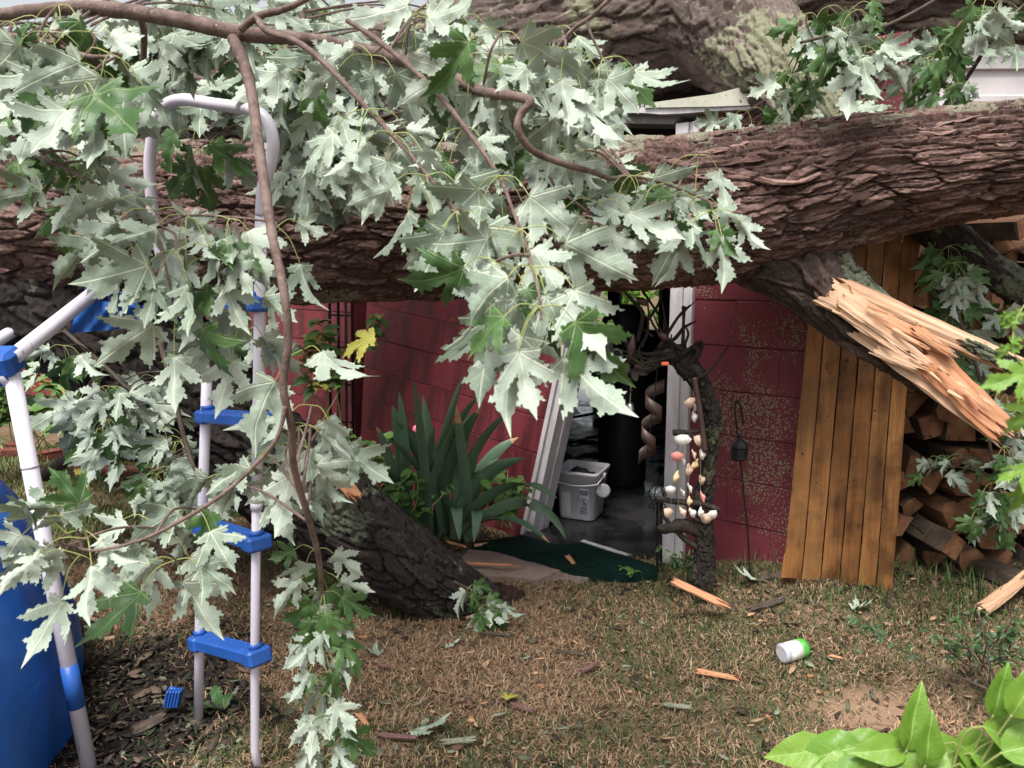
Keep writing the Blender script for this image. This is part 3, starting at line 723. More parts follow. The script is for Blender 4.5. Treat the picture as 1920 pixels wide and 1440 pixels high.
def flakes(n, seed):
    pts = [P(a, b_, y) for a, b_, y, r_ in main_pix]; rad = [r_ * PXM(y) for a, b_, y, r_ in main_pix]; C, rd, s, T, U, W_ = frames(pts, rad, 400); r_ = random.Random(seed); ms = []
    for k in range(12):
        q = 7; v = []; e = [(r_.uniform(.55, 1.1), r_.uniform(.55, 1.1)) for _ in range(q)]
        for lay in (0, .10):
            for i in range(q):
                t = i / (q - 1) - .5; sh = (1 - (abs(t) * 2) ** 2.4) ** .6 + .04; lf = .5 * max(0, t) ** 2 + .12 * math.sin(i * 1.3 + k)
                v += [(t, .5 * sh * e[i][0], -.16 + lf + lay), (t + r_.uniform(-.03, .03), 0, .05 + lf + lay), (t, -.5 * sh * e[i][1], .10 + lf * 1.3 + lay)]
        f = []; o_ = 3 * q
        for i in range(q - 1):
            for d in (0, 1): a = 3 * i + d; f += [(a, a + 3, a + 4, a + 1), (a + o_, a + 1 + o_, a + 4 + o_, a + 3 + o_)]
            a = 3 * i; f += [(a, a + o_, a + 3 + o_, a + 3), (a + 2, a + 5, a + 5 + o_, a + 2 + o_)]
        V = np.array(v); me = mesh(V, f, False, {'tone': np.full(len(V), r_.uniform(.25, 1)), 'lich': np.full(len(V), r_.choice((0, 0, .2, .5))), 'bk': V * np.array([.12, .03, .01]) + k}); me.materials.append(M['bark']); ms.append(me)
    for i in range(n):
        j = int(r_.uniform(.08, .93) * 399); th = r_.uniform(-.15, 1.9); Nn = Vector(U[j] * math.cos(th) + W_[j] * math.sin(th)); Tv = Vector(T[j]); Bv = Nn.cross(Tv); a = r_.gauss(0, .10); Tv, Bv = Tv * math.cos(a) + Bv * math.sin(a), Bv * math.cos(a) - Tv * math.sin(a)
        o = bpy.data.objects.new('bark_flake', r_.choice(ms)); COL.objects.link(o); o.parent = ft; ln = r_.uniform(.06, .19); wd = r_.uniform(.016, .038)
        m4 = Matrix((Tv * ln * r_.choice((1, -1)), Bv * wd, Nn * .020)).transposed().to_4x4(); m4.translation = Vector(C[j]) + Nn * (rd[j] + .004) - wloc(ft); o.matrix_basis = m4
flakes(150, 3)
for i, (x, y, Y, ln, wd, an) in enumerate([(1345, 268, 2.78, .16, .05, .16), (1420, 262, 2.74, .22, .05, .08), (1540, 248, 2.70, .25, .05, .13), (1650, 236, 2.68, .2, .05, .1), (1780, 222, 2.62, .24, .05, .12),
        (1860, 214, 2.6, .2, .05, .15), (1500, 285, 2.62, .24, .05, .1), (1680, 275, 2.58, .2, .045, .12), (1400, 330, 2.6, .18, .04, .05), (1580, 318, 2.56, .22, .05, .1), (1250, 290, 2.75, .2, .05, .05),
        (1820, 262, 2.54, .2, .04, .1), (1480, 345, 2.53, .2, .04, .1), (1700, 330, 2.53, .16, .04, .16), (450, 318, 2.9, .24, .05, .02), (120, 330, 2.96, .24, .05, 0), (640, 385, 2.76, .2, .04, -.04), (700, 430, 2.73, .18, .04, .06)]):
    flake(x, y, Y, ln, wd, an, ft, i)
# ------------------------------------------------------------------ leaf meshes
HALF = [(0.0, .0), (.05, -.03), (.13, -.05), (.20, -.02), (.27, -.06), (.31, .0), (.42, .0), (.36, .06), (.37, .11), (.24, .13), (.20, .155),
        (.33, .19), (.37, .25), (.46, .25), (.45, .32), (.56, .37), (.53, .41), (.66, .54), (.52, .50), (.49, .55), (.41, .50), (.37, .53), (.30, .46), (.21, .40), (.11, .33),
        (.105, .42), (.17, .52), (.155, .58), (.24, .64), (.205, .69), (.29, .80), (.18, .78), (.15, .85), (.085, .87), (.0, 1.06)]
def leaf_mesh(var, mats, half=HALF, narrow=1.0, fold=.25, droop=.4, curl=.3, twist=.0, wav=.03, grid=.085, thick=.0045, two=True):
    r_ = random.Random(var * 13 + 1)
    hp_ = [(x * (1 + r_.uniform(-.06, .06)) * narrow, y + r_.uniform(-.012, .012)) for x, y in half]; hp_[0] = half[0]; hp_[-1] = half[-1]
    hl_ = [(x * (1 + r_.uniform(-.06, .06)) * narrow, y + r_.uniform(-.012, .012)) for x, y in half[1:-1]]
    ring = hp_ + [(-x, y) for x, y in reversed(hl_)]
    if len(half) > 20:       # secondary teeth on the longer margins
        r2 = []; nn_ = len(ring)
        for i_, (x0, y0) in enumerate(ring):
            x1, y1 = ring[(i_ + 1) % nn_]; r2.append((x0, y0)); ln_ = math.hypot(x1 - x0, y1 - y0)
            if ln_ > .075 and abs(x0) + abs(x1) > .1:
                ox, oy = (y1 - y0), -(x1 - x0); q_ = r_.uniform(.45, .62); r2.append((x0 + (x1 - x0) * q_ + ox * .16, y0 + (y1 - y0) * q_ + oy * .16)); r2.append((x0 + (x1 - x0) * (q_ + .07) - ox * .05, y0 + (y1 - y0) * (q_ + .07) - oy * .05))
        ring = r2
    pts = [Vector(p) for p in ring]; nb = len(pts); ed = [(i, (i + 1) % nb) for i in range(nb)]
    y = -.05
    while y < 1.05:
        x = -.6
        while x <= .6:
            pts.append(Vector((x + (grid / 2 if int(y / grid) % 2 else 0), y))); x += grid
        y += grid
    for i in range(1, 12): pts.append(Vector((0, i / 12)))
    vo, eo, fo, _, _, _ = delaunay_2d_cdt(pts, ed, [], 1, 1e-5)
    V2 = np.array([(p.x, p.y) for p in vo]); F = [tuple(f) for f in fo]
    used = sorted({i for f in F for i in f}); mp = {u: i for i, u in enumerate(used)}; V2 = V2[used]; F = [tuple(mp[i] for i in f) for f in F]
    x, y = V2[:, 0], V2[:, 1]; rr = np.hypot(x, y)
    z = fold * np.abs(x) * (1 - .3 * y) - droop * rr ** 2 * .55 + wav * np.sin(x * 14 + var) * np.cos(y * 11 + var * 2) - curl * np.abs(x) ** 2 * .9
    z = z + .02 * (fbm(x * 6 + var, y * 6, seed=var, o=3) - .5) * 2
    # veins pull the blade into shallow pleats
    a_ = np.arctan2(np.abs(x), y); pl = np.minimum(np.minimum(np.abs(a_), np.abs(a_ - .858)), np.abs(a_ - 1.52)); z = z + .10 * rr * np.minimum(pl, .4)
    tw = twist * y; X = x * np.cos(tw) - z * np.sin(tw); Z = x * np.sin(tw) + z * np.cos(tw)
    top = np.stack([X, y, Z], 1); bot = top - np.array([0, 0, thick])
    n = len(top); V = np.vstack([top, bot]); lf = np.vstack([np.stack([x, y, y * 0], 1)] * 2)
    def orient(f):
        p = V2[list(f)]; ar = (p[1] - p[0])[0] * (p[2] - p[0])[1] - (p[1] - p[0])[1] * (p[2] - p[0])[0]
        return f if ar > 0 else tuple(reversed(f))
    F = [orient(f) for f in F]
    FF = F + [tuple(i + n for i in reversed(f)) for f in F]
    me = mesh(V, np.array(FF), True, {'lf': lf})
    for m_ in mats: me.materials.append(m_)
    if len(mats) > 1:
        me.polygons.foreach_set('material_index', np.array([0] * len(F) + [1] * len(F), np.int32))
    return me
MAPLE = [leaf_mesh(i, (M['leaf_top'], M['leaf_under']), narrow=nw, fold=fo, droop=dr, curl=cu, twist=tw) for i, (nw, fo, dr, cu, tw) in enumerate(
    [(.86, .35, .45, .4, .1), (.78, .6, .7, .3, .5), (.9, .15, .3, .9, -.3), (.72, .75, .4, .2, -.6), (.84, .4, 1.1, .5, .3), (.8, -.25, .6, .9, .2), (.68, .95, .8, .3, .8), (.92, .25, -.4, .5, -.2)])]
FAR = [leaf_mesh(20 + i, (M['leaf_top'], M['leaf_under']), narrow=nw, fold=fo, droop=dr, curl=cu, twist=tw, grid=.25) for i, (nw, fo, dr, cu, tw) in enumerate(
    [(1, .3, .4, .3, .1), (.9, .5, .7, .2, -.3), (1, .0, .3, .6, .3)])]
YEL = [leaf_mesh(40, (M['yleaf'],), narrow=1, fold=.3, droop=.5, curl=.3), leaf_mesh(41, (M['yleaf'],), narrow=.9, fold=.6, droop=.4, curl=.2)]
OVH = [(0, 0), (.06, .02), (.15, .08), (.235, .2), (.28, .35), (.27, .5), (.215, .66), (.13, .82), (.05, .95), (0, 1.03)]
SER = [(0, 0), (.10, .0), (.17, .06), (.19, .05), (.27, .16), (.29, .15), (.33, .30), (.35, .29), (.34, .45), (.355, .45), (.29, .62), (.30, .62), (.19, .80), (.2, .81), (.06, .95), (0, 1.05)]
OVAL = [leaf_mesh(50 + i, (M['hyd'],), OVH, nw, fo, dr, .3, tw, .02) for i, (nw, fo, dr, tw) in enumerate([(1, .45, .5, .1), (1.15, .25, .7, -.2), (.85, .6, .3, .3)])]
WEED = [leaf_mesh(60 + i, (M['weed'],), SER, nw, fo, dr, .3, tw, .02, .2) for i, (nw, fo, dr, tw) in enumerate([(1, .35, .5, .1), (.8, .25, .7, -.2), (.7, .5, .3, .3)])]
M['dweed'] = leaf_mat('dark_weed_leaf', (.022, .060, .018), (.060, .120, .035), (.15, .2, .1), .15, .25, .5)
SMALL = [leaf_mesh(70 + i, (M['dweed'],), OVH, nw, fo, dr, .3, tw, .02, .2) for i, (nw, fo, dr, tw) in enumerate([(.8, .35, .5, .1), (.65, .25, .7, -.2)])]
BUSH = [leaf_mesh(80, (M['bgleaf'],), OVH, 1.2, .3, .4, .3, .1, .02, .3)]
def put_leaf(name, me, base, tip, nrm, size, parent):
    Yv = Vector(tip).normalized(); Z = Vector(nrm); Z = Z - Yv * Z.dot(Yv)
    if Z.length < 1e-3: Z = Yv.orthogonal()
    Z.normalize(); X = Yv.cross(Z)
    o = bpy.data.objects.new(name, me); COL.objects.link(o)
    if parent is not None: o.parent = parent
    b = Vector(base) - (wloc(parent) if parent else Vector((0, 0, 0)))
    mt = Matrix((X, Yv, Z)).transposed().to_4x4(); mt.translation = b
    o.matrix_basis = mt @ Matrix.Diagonal((size, size, size, 1))
    return o

# ------------------------------------------------------------------ pool ladder
lad = thing('pool_ladder', 'white steel pool ladder with blue plastic treads standing among leaves', 'ladder', G(425, 1400))
def pl(*p): return [P(*q) for q in p]
rl = pl((486, 1452, 2.02), (478, 1405, 2.02), (478, 1200, 2.0), (481, 945, 1.98))
MB().tube(rl, [.0125] * 4, 14).build('leg', M['steel'], lad, True)
MB().tube(pl((481, 950, 1.98), (484, 800, 1.965), (487, 600, 1.95), (490, 400, 1.93)), .0152, 14).build('leg', M['steel'], lad, True)
MB().tube(pl((481, 955, 1.98), (481, 942, 1.98)), .0165, 14).build('collar', M['steel'], lad, True)
MB().tube(pl((372, 1366, 2.27), (374, 1200, 2.25), (380, 950, 2.22), (388, 700, 2.2)), .0150, 14).build('leg', M['steel'], lad, True)
MB().tube(pl((490, 405, 1.93), (494, 350, 1.93), (509, 300, 1.93), (512, 262, 1.93), (500, 226, 1.94), (470, 206, 1.96), (400, 195, 2.0), (340, 187, 2.05), (305, 203, 2.08), (288, 245, 2.1), (281, 330, 2.12), (300, 470, 2.15), (350, 600, 2.18), (388, 702, 2.2)),
          .0155, 14, True, 6).build('handrail', M['steel'], lad, True)
def tread(pa, pb, hgt):
    a, b = Vector(pa), Vector(pb); T = (b - a).normalized(); ln = (b - a).length; N = Vector((0, 0, 1)); N = (N - T * N.dot(T)).normalized(); B = T.cross(N)
    rot = Matrix((T, B, N)).transposed(); c = (a + b) / 2
    t = MB(); t.box(c, (ln, .062, hgt), rot, .006)
    for i in range(3): t.box(c + N * (hgt / 2) + B * ((i - 1) * .017), (ln * .9, .006, .005), rot, .0015)
    o = t.build('tread', M['blue'], lad)
    for e in (a, b):
        k = MB(); k.box(e, (.052, .074, hgt * 1.22), rot, .008); k.build('bracket', M['blue'], o)
        k = MB(); k.tube([e + N * hgt * .6, e + N * hgt * .95], .0205, 14); k.build('bracket_collar', M['blue'], o, True)
        k = MB(); dd = T if e is b else -T
        k.box(e - dd * .034 - B * .036, (.006, .008, hgt * .7), rot, .001); k.box(e - dd * .046 - B * .034, (.012, .006, hgt * .3), rot, .001); k.build('clip', M['blue'], o)
    return o
tread(P(378, 1203, 2.24), P(482, 1230, 2.0), .040)
tread(P(386, 985, 2.21), P(482, 1017, 1.98), .036)
tread(P(392, 780, 2.20), P(486, 788, 1.96), .034)
tread(P(396, 575, 2.19), P(486, 570, 1.95), .034)
c0 = P(325, 1308, 2.3); b = MB()
for i in range(5): b.box(c0 + Vector((-.02 + i * .010, 0, 0)), (.0075, .03, .06), Matrix.Rotation(.25, 3, 'Y'), .002)
b.box(c0 + Vector((0, .012, 0)), (.046, .012, .055), Matrix.Rotation(.25, 3, 'Y'), .002)
o = b.build('plastic_clip', M['blue']); tag(o, 'small ribbed blue plastic clip lying on the dark mulch', 'plastic piece')

# ------------------------------------------------------------------ blue pool, collapsed rim
pool = thing('pool', 'blue vinyl frame pool with its white rail bent up by the trunk', 'pool', G(60, 1440))
CX, CY = -2.86, 1.75
nz, na = 90, 260; V = []
leg_b = G(168, 1446); leg_t = P(22, 700, 2.12)
for i in range(nz):
    z = i / (nz - 1) * 1.0; k = i / (nz - 1)
    for j in range(na):
        a = R(-100 + 200 * j / (na - 1))
        rr = 1.50 + .05 * math.sin(k * math.pi) - .36 * k ** 1.7 + .012 * math.sin(a * 9 + k * 3) * k + .010 * math.sin(a * 23 + 5 * k)
        V.append((CX + rr * math.cos(a), CY + rr * math.sin(a), z + .02 * math.sin(a * 7) * k))
V = np.array(V)
ra_ = np.hypot(V[:, 0] - CX, V[:, 1] - CY); aa_ = np.arctan2(V[:, 1] - CY, V[:, 0] - CX)
wr = .018 * (fbm(aa_ * 5 + V[:, 2] * 2.5, V[:, 2] * 3 - aa_ * 2, seed=5, o=4) - .5) - .014 * np.exp(-((fbm(aa_ * 3 + 9, V[:, 2] * 2, seed=8, o=3) - .5) / .02) ** 2)
V[:, 0] += np.cos(aa_) * wr; V[:, 1] += np.sin(aa_) * wr
V2 = V.copy(); V2[:, 0] = CX + (V[:, 0] - CX) * .985; V2[:, 1] = CY + (V[:, 1] - CY) * .985
i = np.arange(nz * na).reshape(nz, na); F = np.stack([i[:-1, :-1], i[:-1, 1:], i[1:, 1:], i[1:, :-1]], -1).reshape(-1, 4)
rimf = np.stack([i[-1, :-1], i[-1, 1:], i[-1, 1:] + nz * na, i[-1, :-1] + nz * na], -1)
obj('liner', np.vstack([V, V2]), np.vstack([F, F[:, ::-1] + nz * na, rimf]), M['pool'], pool, True)
ld = (leg_b - leg_t)
MB().tube([leg_t, leg_b], [.0225, .0225], 16).build('leg', M['steel'], pool, True)
MB().tube([leg_t + ld * .72, leg_t + ld * .83], .0245, 16).build('leg_sleeve', M['blue'], pool, True)
MB().tube([leg_t + ld * .22, leg_t + ld * .228], .0232, 16).build('leg_joint', M['steel'], pool, True)
ra, rb = P(22, 672, 2.12), P(182, 544, 2.62)
MB().tube([ra, rb], .0235, 16).build('rail', M['steel'], pool, True)
MB().tube([P(-60, 672, 2.7), P(100, 575, 3.0)], .0235, 16).build('rail', M['steel'], pool, True)
MB().tube([rb - (rb - ra) * .03, rb + (rb - ra) * .17], [.034, .036], 16).build('rail_sleeve', M['blue'], pool, True)
d_ = (rb - ra).normalized(); rot = Matrix((d_, d_.cross(Vector((0, 0, 1))).normalized(), d_.cross(d_.cross(Vector((0, 0, 1)))).normalized() * -1)).transposed()
b = MB(); b.box(ra + Vector((-.02, 0, -.01)), (.085, .075, .075), rot, .014); b.build('corner_joint', M['blue'], pool)
MB().tube([leg_t + Vector((-.07, .0, -.02)), leg_t + Vector((0.0, 0, .0))], [.026, .030], 16).build('corner_socket', M['blue'], pool, True)
MB().tube([leg_t + Vector((-.022, .0, -.01)), leg_t + Vector((-.004, 0, -.002))], .032, 16).build('corner_ring', M['steel'], pool, True)
# drape of liner hanging from the far rim
V = []; nu = 14
for i in range(nu):
    t = i / (nu - 1); p = P(150 + 130 * t, 560 + 14 * t, 2.72 + .1 * t)
    for j in range(6):
        q = P(150 + 130 * t - 4 * j, 560 + 14 * t + j * (13 - 5 * t), 2.72 + .1 * t + .012 * math.sin(i * 1.7 + j)); V.append(tuple(q))
i = np.arange(nu * 6).reshape(nu, 6); V = np.array(V); Vb = V + np.array([0, .006, 0]); F = np.stack([i[:-1, :-1], i[1:, :-1], i[1:, 1:], i[:-1, 1:]], -1).reshape(-1, 4)
obj('liner_drape', np.vstack([V, Vb]), np.vstack([F, F[:, ::-1] + len(V)]), M['pool'], pool, True)
b = MB(); b.box(P(232, 562, 2.70), (.11, .012, .055), Matrix.Rotation(.1, 3, 'Y'), .004); b.build('liner_strap', M['blue'], pool)

# ------------------------------------------------------------------ leaning plank panel
pan = thing('plank_panel', 'leaning panel of orange brown wooden boards beside the red wall', 'wood panel', G(1560, 1090))
tops = [1530, 1562, 1596, 1629, 1661, 1693, 1723]; bots = [1465, 1501, 1537, 1573, 1608, 1642, 1674]
def board(x0t, x1t, x0b, x1b, yt, yb, Yt, Yb, seed, mt=M['plank'], th=.022, notch=0):
    r_ = random.Random(seed); k = 12; dy = r_.uniform(-.006, .006)
    v = []
    for lay in (0, th):
        for i in range(k + 1):
            t = i / k; Y = Yb + (Yt - Yb) * t + dy + lay
            yl = yb + (yt - yb) * t
            e0 = x0b + (x0t - x0b) * t + 1.2 + r_.uniform(-.5, .5); e1 = x1b + (x1t - x1b) * t - 1.2 + r_.uniform(-.5, .5)
            v += [P(e0, yl + (0 if i else r_.uniform(-8, 6)), Y), P(e1, yl + (0 if i else r_.uniform(-8, 6)), Y)]
    n_ = 2 * (k + 1); f = []
    for i in range(k):
        a = 2 * i; f += [(a, a + 1, a + 3, a + 2), (a + n_, a + 2 + n_, a + 3 + n_, a + 1 + n_), (a, a + 2, a + 2 + n_, a + n_), (a + 1, a + 1 + n_, a + 3 + n_, a + 3)]
    f += [(0, n_, n_ + 1, 1), (n_ - 2, n_ - 1, 2 * n_ - 1, 2 * n_ - 2)]
    return obj('plank', v, f, mt, pan)
YT, YB = 2.98, 2.90
for i in range(6): board(tops[i], tops[i + 1], bots[i], bots[i + 1], 440, 1104, YT, YB, i)
# short pointed offcut at the foot
v = [P(x, y, 2.875 + l_) for l_ in (0, .02) for (x, y) in ((1464, 1083), (1494, 1084), (1496, 1045), (1481, 1020), (1470, 1040))]
obj('plank', v, [(0, 1, 2, 3, 4), (9, 8, 7, 6, 5), (0, 5, 6, 1), (1, 6, 7, 2), (2, 7, 8, 3), (3, 8, 9, 4), (4, 9, 5, 0)], M['plank'], pan)
nl = MB()
for (x, y) in ((1590, 676), (1623, 686), (1575, 702), (1552, 780), (1555, 700), (1640, 770), (1505, 850), (1560, 850), (1600, 900), (1530, 905), (1650, 870), (1515, 960), (1610, 985), (1655, 950)):
    nl.tube([P(x, y, 2.90 + (1092 - y) / 652 * .08 - .004), P(x, y, 2.93 + (1092 - y) / 652 * .08)], .0042, 6)
nl.build('nail_heads', M['black'], pan)['kind'] = 'stuff'

# ------------------------------------------------------------------ woodpile
FL = {}
def log_me(kind, seed):
    r_ = random.Random(seed); ln = .36
    if kind == 0: sec = [(-.5, -.42), (.5, -.36), (.42, -.05), (.1, .42), (-.1, .45)]
    elif kind == 1: sec = [(-.5, -.4), (.45, -.45), (.52, .30), (-.38, .42)]
    elif kind == 2: sec = [(-.5, -.3), (-.2, -.46), (.25, -.45), (.5, -.2), (.48, .2), (.15, .45), (-.3, .42), (-.5, .1)]
    else: sec = [(-.5, -.45), (.5, -.40), (.40, .10), (.05, .30), (-.30, .18)]
    sec = [(x + r_.uniform(-.07, .07), z + r_.uniform(-.07, .07)) for x, z in sec]; k = len(sec); v = []
    for (yy, sc_) in ((-ln / 2, .95), (-ln / 2 + .012, 1.0), (ln * .2, 1.03), (ln / 2, 1.0)):
        for (x, z) in sec: v.append((x * sc_ + r_.uniform(-.02, .02), yy + (r_.uniform(-.012, .012)), z * sc_ + r_.uniform(-.02, .02)))
    f = [tuple(range(k))]
    for i in range(3):
        for j in range(k): f.append((i * k + j, (i + 1) * k + j, (i + 1) * k + (j + 1) % k, i * k + (j + 1) % k))
    f.append(tuple(reversed(range(3 * k, 4 * k))))
    v = [(x * .13, y, z * .12) for x, y, z in v]
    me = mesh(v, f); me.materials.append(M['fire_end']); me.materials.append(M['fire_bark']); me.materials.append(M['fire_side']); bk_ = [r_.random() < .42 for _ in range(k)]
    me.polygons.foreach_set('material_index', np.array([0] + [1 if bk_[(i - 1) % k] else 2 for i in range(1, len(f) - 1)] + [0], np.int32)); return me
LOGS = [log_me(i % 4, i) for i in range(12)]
def logo(p, s, rz, ry, label, group='firewood logs in the stack', me=None):
    o = add('firewood_log', me or rng.choice(LOGS), None, None, p); o.rotation_euler = (rng.uniform(-.1, .1), ry, rz); o.scale = s
    return tag(o, label, 'firewood', group)
z0 = .17
rows = 13
ORD = 'first second third fourth fifth sixth seventh eighth ninth tenth eleventh twelfth thirteenth'.split()
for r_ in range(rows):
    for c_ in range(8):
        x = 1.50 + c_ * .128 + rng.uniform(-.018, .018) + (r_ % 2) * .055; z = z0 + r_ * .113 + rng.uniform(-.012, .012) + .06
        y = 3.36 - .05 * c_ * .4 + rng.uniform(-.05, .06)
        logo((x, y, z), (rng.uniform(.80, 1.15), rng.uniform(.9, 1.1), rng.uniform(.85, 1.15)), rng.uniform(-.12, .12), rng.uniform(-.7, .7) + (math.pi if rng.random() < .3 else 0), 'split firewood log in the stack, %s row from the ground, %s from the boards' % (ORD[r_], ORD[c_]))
# bigger pieces that lie apart
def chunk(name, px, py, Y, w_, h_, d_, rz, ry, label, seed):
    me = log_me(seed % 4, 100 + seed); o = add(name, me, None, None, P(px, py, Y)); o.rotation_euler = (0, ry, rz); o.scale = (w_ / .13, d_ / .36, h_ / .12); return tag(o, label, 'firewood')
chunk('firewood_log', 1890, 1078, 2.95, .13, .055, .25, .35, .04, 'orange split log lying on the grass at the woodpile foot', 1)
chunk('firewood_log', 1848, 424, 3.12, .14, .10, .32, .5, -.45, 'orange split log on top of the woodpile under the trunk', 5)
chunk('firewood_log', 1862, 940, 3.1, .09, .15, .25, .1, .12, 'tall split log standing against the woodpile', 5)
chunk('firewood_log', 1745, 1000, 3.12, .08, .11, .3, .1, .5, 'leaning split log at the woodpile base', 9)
sh = thing('shed_wall', 'pale clapboard shed wall at the upper right above the trunk', 'wall', (2.3, 3.9, 0))
rect('backing', [(1.78, 3.62, 0), (4.2, 3.60, 0), (4.2, 3.60, 1.9), (1.78, 3.62, 1.9)], M['inner'], .05, sh)
for k in range(5):
    zz = 1.86 + k * .165; t_ = MB(); t_.raw([(1.80, 3.46, zz), (4.0, 3.40, zz), (4.0, 3.425, zz + .175), (1.80, 3.485, zz + .175), (1.80, 3.52, zz), (4.0, 3.46, zz), (4.0, 3.47, zz + .175), (1.80, 3.53, zz + .175)],
        [(0, 1, 2, 3), (7, 6, 5, 4), (0, 4, 5, 1), (1, 5, 6, 2), (2, 6, 7, 3), (3, 7, 4, 0)]); t_.build('clapboard', M['white2'], sh)
b = MB(); b.box((3.0, 3.40, 2.22), (2.05, .03, .035), Matrix.Rotation(-.03, 3, 'Z'), .006); b.build('moulding', M['white2'], sh)
# dark slats stand in for the shade of the torn cavity in the wall
b = MB()
for k in range(5): b.box(P(1618 + k * 20, 152, 3.5), (.045, .04, .62), Matrix.Rotation(.04 * (k - 2), 3, 'Y'), .004)
o = b.build('cavity_shade', M['inner']); tag(o, 'dark slats standing in for the shaded hole in the broken upper wall', 'dark slats')
b = MB(); b.box(P(1506, 130, 3.0), (.055, .02, .09), Matrix.Rotation(.5, 3, 'Y'), .003); o = b.build('trim_fragment', M['white']); tag(o, 'small broken white trim piece by the upper limb', 'debris')

# ------------------------------------------------------------------ doorway contents
def pail():
    c = G(1090, 984, .05); c.z = .055
    t = thing('pail', 'white square plastic pail with a grey warning label in the doorway', 'bucket', c)
    rz = Matrix.Rotation(R(-24), 3, 'Z')
    def ring(hw, z, k=5, rc=.03):
        o_ = []
        for (sx, sy, a0) in ((1, 1, 0), (-1, 1, 90), (-1, -1, 180), (1, -1, 270)):
            for i in range(k):
                a = R(a0 + 90 * i / (k - 1)); o_.append(Vector((sx * (hw - rc) + rc * math.cos(a), sy * (hw - rc) + rc * math.sin(a), z)))
        return o_
    prof = [(.100, 0), (.106, .01), (.122, .235), (.128, .236), (.129, .268), (.134, .269), (.135, .288), (.127, .290), (.124, .262), (.104, .03)]
    v = []; 
    for hw, z in prof: v += [c + rz @ q for q in ring(hw, z)]
    k = 20; f = []
    for i in range(len(prof) - 1):
        for j in range(k): f.append((i * k + j, i * k + (j + 1) % k, (i + 1) * k + (j + 1) % k, (i + 1) * k + j))
    f += [tuple(reversed(range(k))), tuple(range((len(prof) - 1) * k, len(prof) * k))]
    obj('body', v, f, M['pail'], t, True)
    # handle resting across the front
    hpts = [c + rz @ Vector((-.137, .0, .255))] + [c + rz @ Vector((-.137 + .274 * i / 8, -.137 - .006, .235 - .022 * math.sin(math.pi * i / 8))) for i in range(9)] + [c + rz @ Vector((.137, 0, .255))]
    MB().tube(hpts, .004, 8).build('handle', M['pail'], t, True)
    for sx in (-1, 1):
        b = MB(); b.tube([c + rz @ Vector((sx * .128, 0, .25)), c + rz @ Vector((sx * .142, 0, .25))], .018, 12); b.build('handle_boss', M['pail'], t, True)
    # labels on the front face, slightly proud
    def face(u, z, d=.0015): # front face y=-hw
        hw = .106 + (.122 - .106) * (z - .01) / .225; return c + rz @ Vector((u, -hw - d, z))
    def patch(u0, u1, za, zb, mt, name, d=.0015, par=t):
        return obj(name, [face(u0, za, d), face(u1, za, d), face(u1, zb, d), face(u0, zb, d)], [(0, 1, 2, 3)], mt, par)
    lb = patch(.025, .080, .035, .195, M['label'], 'label')
    b = MB(); k = 24
    for i in range(k):
        a0, a1 = 2 * math.pi * i / k, 2 * math.pi * (i + 1) / k
        q = [(.0525 + r_ * math.cos(a), .115 + r_ * math.sin(a)) for a, r_ in ((a0, .019), (a1, .019), (a1, .023), (a0, .023))]
        b.raw([face(u, z, .003) for u, z in q], [(0, 1, 2, 3)])
    b.raw([face(u, z, .0032) for u, z in ((.038, .128), (.041, .131), (.067, .102), (.064, .099))], [(3, 2, 1, 0)])
    # infant and pail pictogram inside the ring
    for (u0, u1, za, zb) in ((.050, .056, .120, .127), (.047, .057, .108, .119), (.043, .048, .113, .116), (.046, .061, .102, .106)):
        b.raw([face(u, z, .0029) for u, z in ((u0, za), (u1, za), (u1, zb), (u0, zb))], [(0, 1, 2, 3)])
    for i in range(3): # warning headline bars
        for j in range(4): b.raw([face(u, z, .003) for u, z in ((.030 + j * .012, .156 + i * .011), (.039 + j * .012, .156 + i * .011), (.039 + j * .012, .163 + i * .011), (.030 + j * .012, .163 + i * .011))], [(0, 1, 2, 3)])
    for i in range(5): b.raw([face(u, z, .003) for u, z in ((.030, .045 + i * .009), (.074, .045 + i * .009), (.074, .049 + i * .009), (.030, .049 + i * .009))], [(0, 1, 2, 3)])
    b.build('warning_print', M['ink'], lb)
    patch(-.085, -.03, .02, .16, noisy('smear', (.44, .42, .45), (.6, .58, .62), 40, .6, .3, 0), 'stained_label')
    b = MB(); b.lathe([(.03, .225), (.09, .235), (.07, .262), (.02, .272)], c, 9); bv = [Vector(p) + Vector([rng.uniform(-.02, .02) for _ in range(3)]) for p in b.v]
    obj('contents', bv, b.f, M['inner'], t)
pail()
# ribbed cup behind the pail
c0 = P(1137, 925, 4.05); b = MB(); b.lathe([(.03, -.006), (.04, -.005), (.041, .006), (.03, .008)], c0 + Vector((-.012, .05, 0)), 18, Matrix.Rotation(R(80), 3, 'X')); o = b.build('lid', M['pail'], None, True); o.data.materials.clear(); o.data.materials.append(M['label']); tag(o, 'round grey lid standing behind the pail', 'lid')
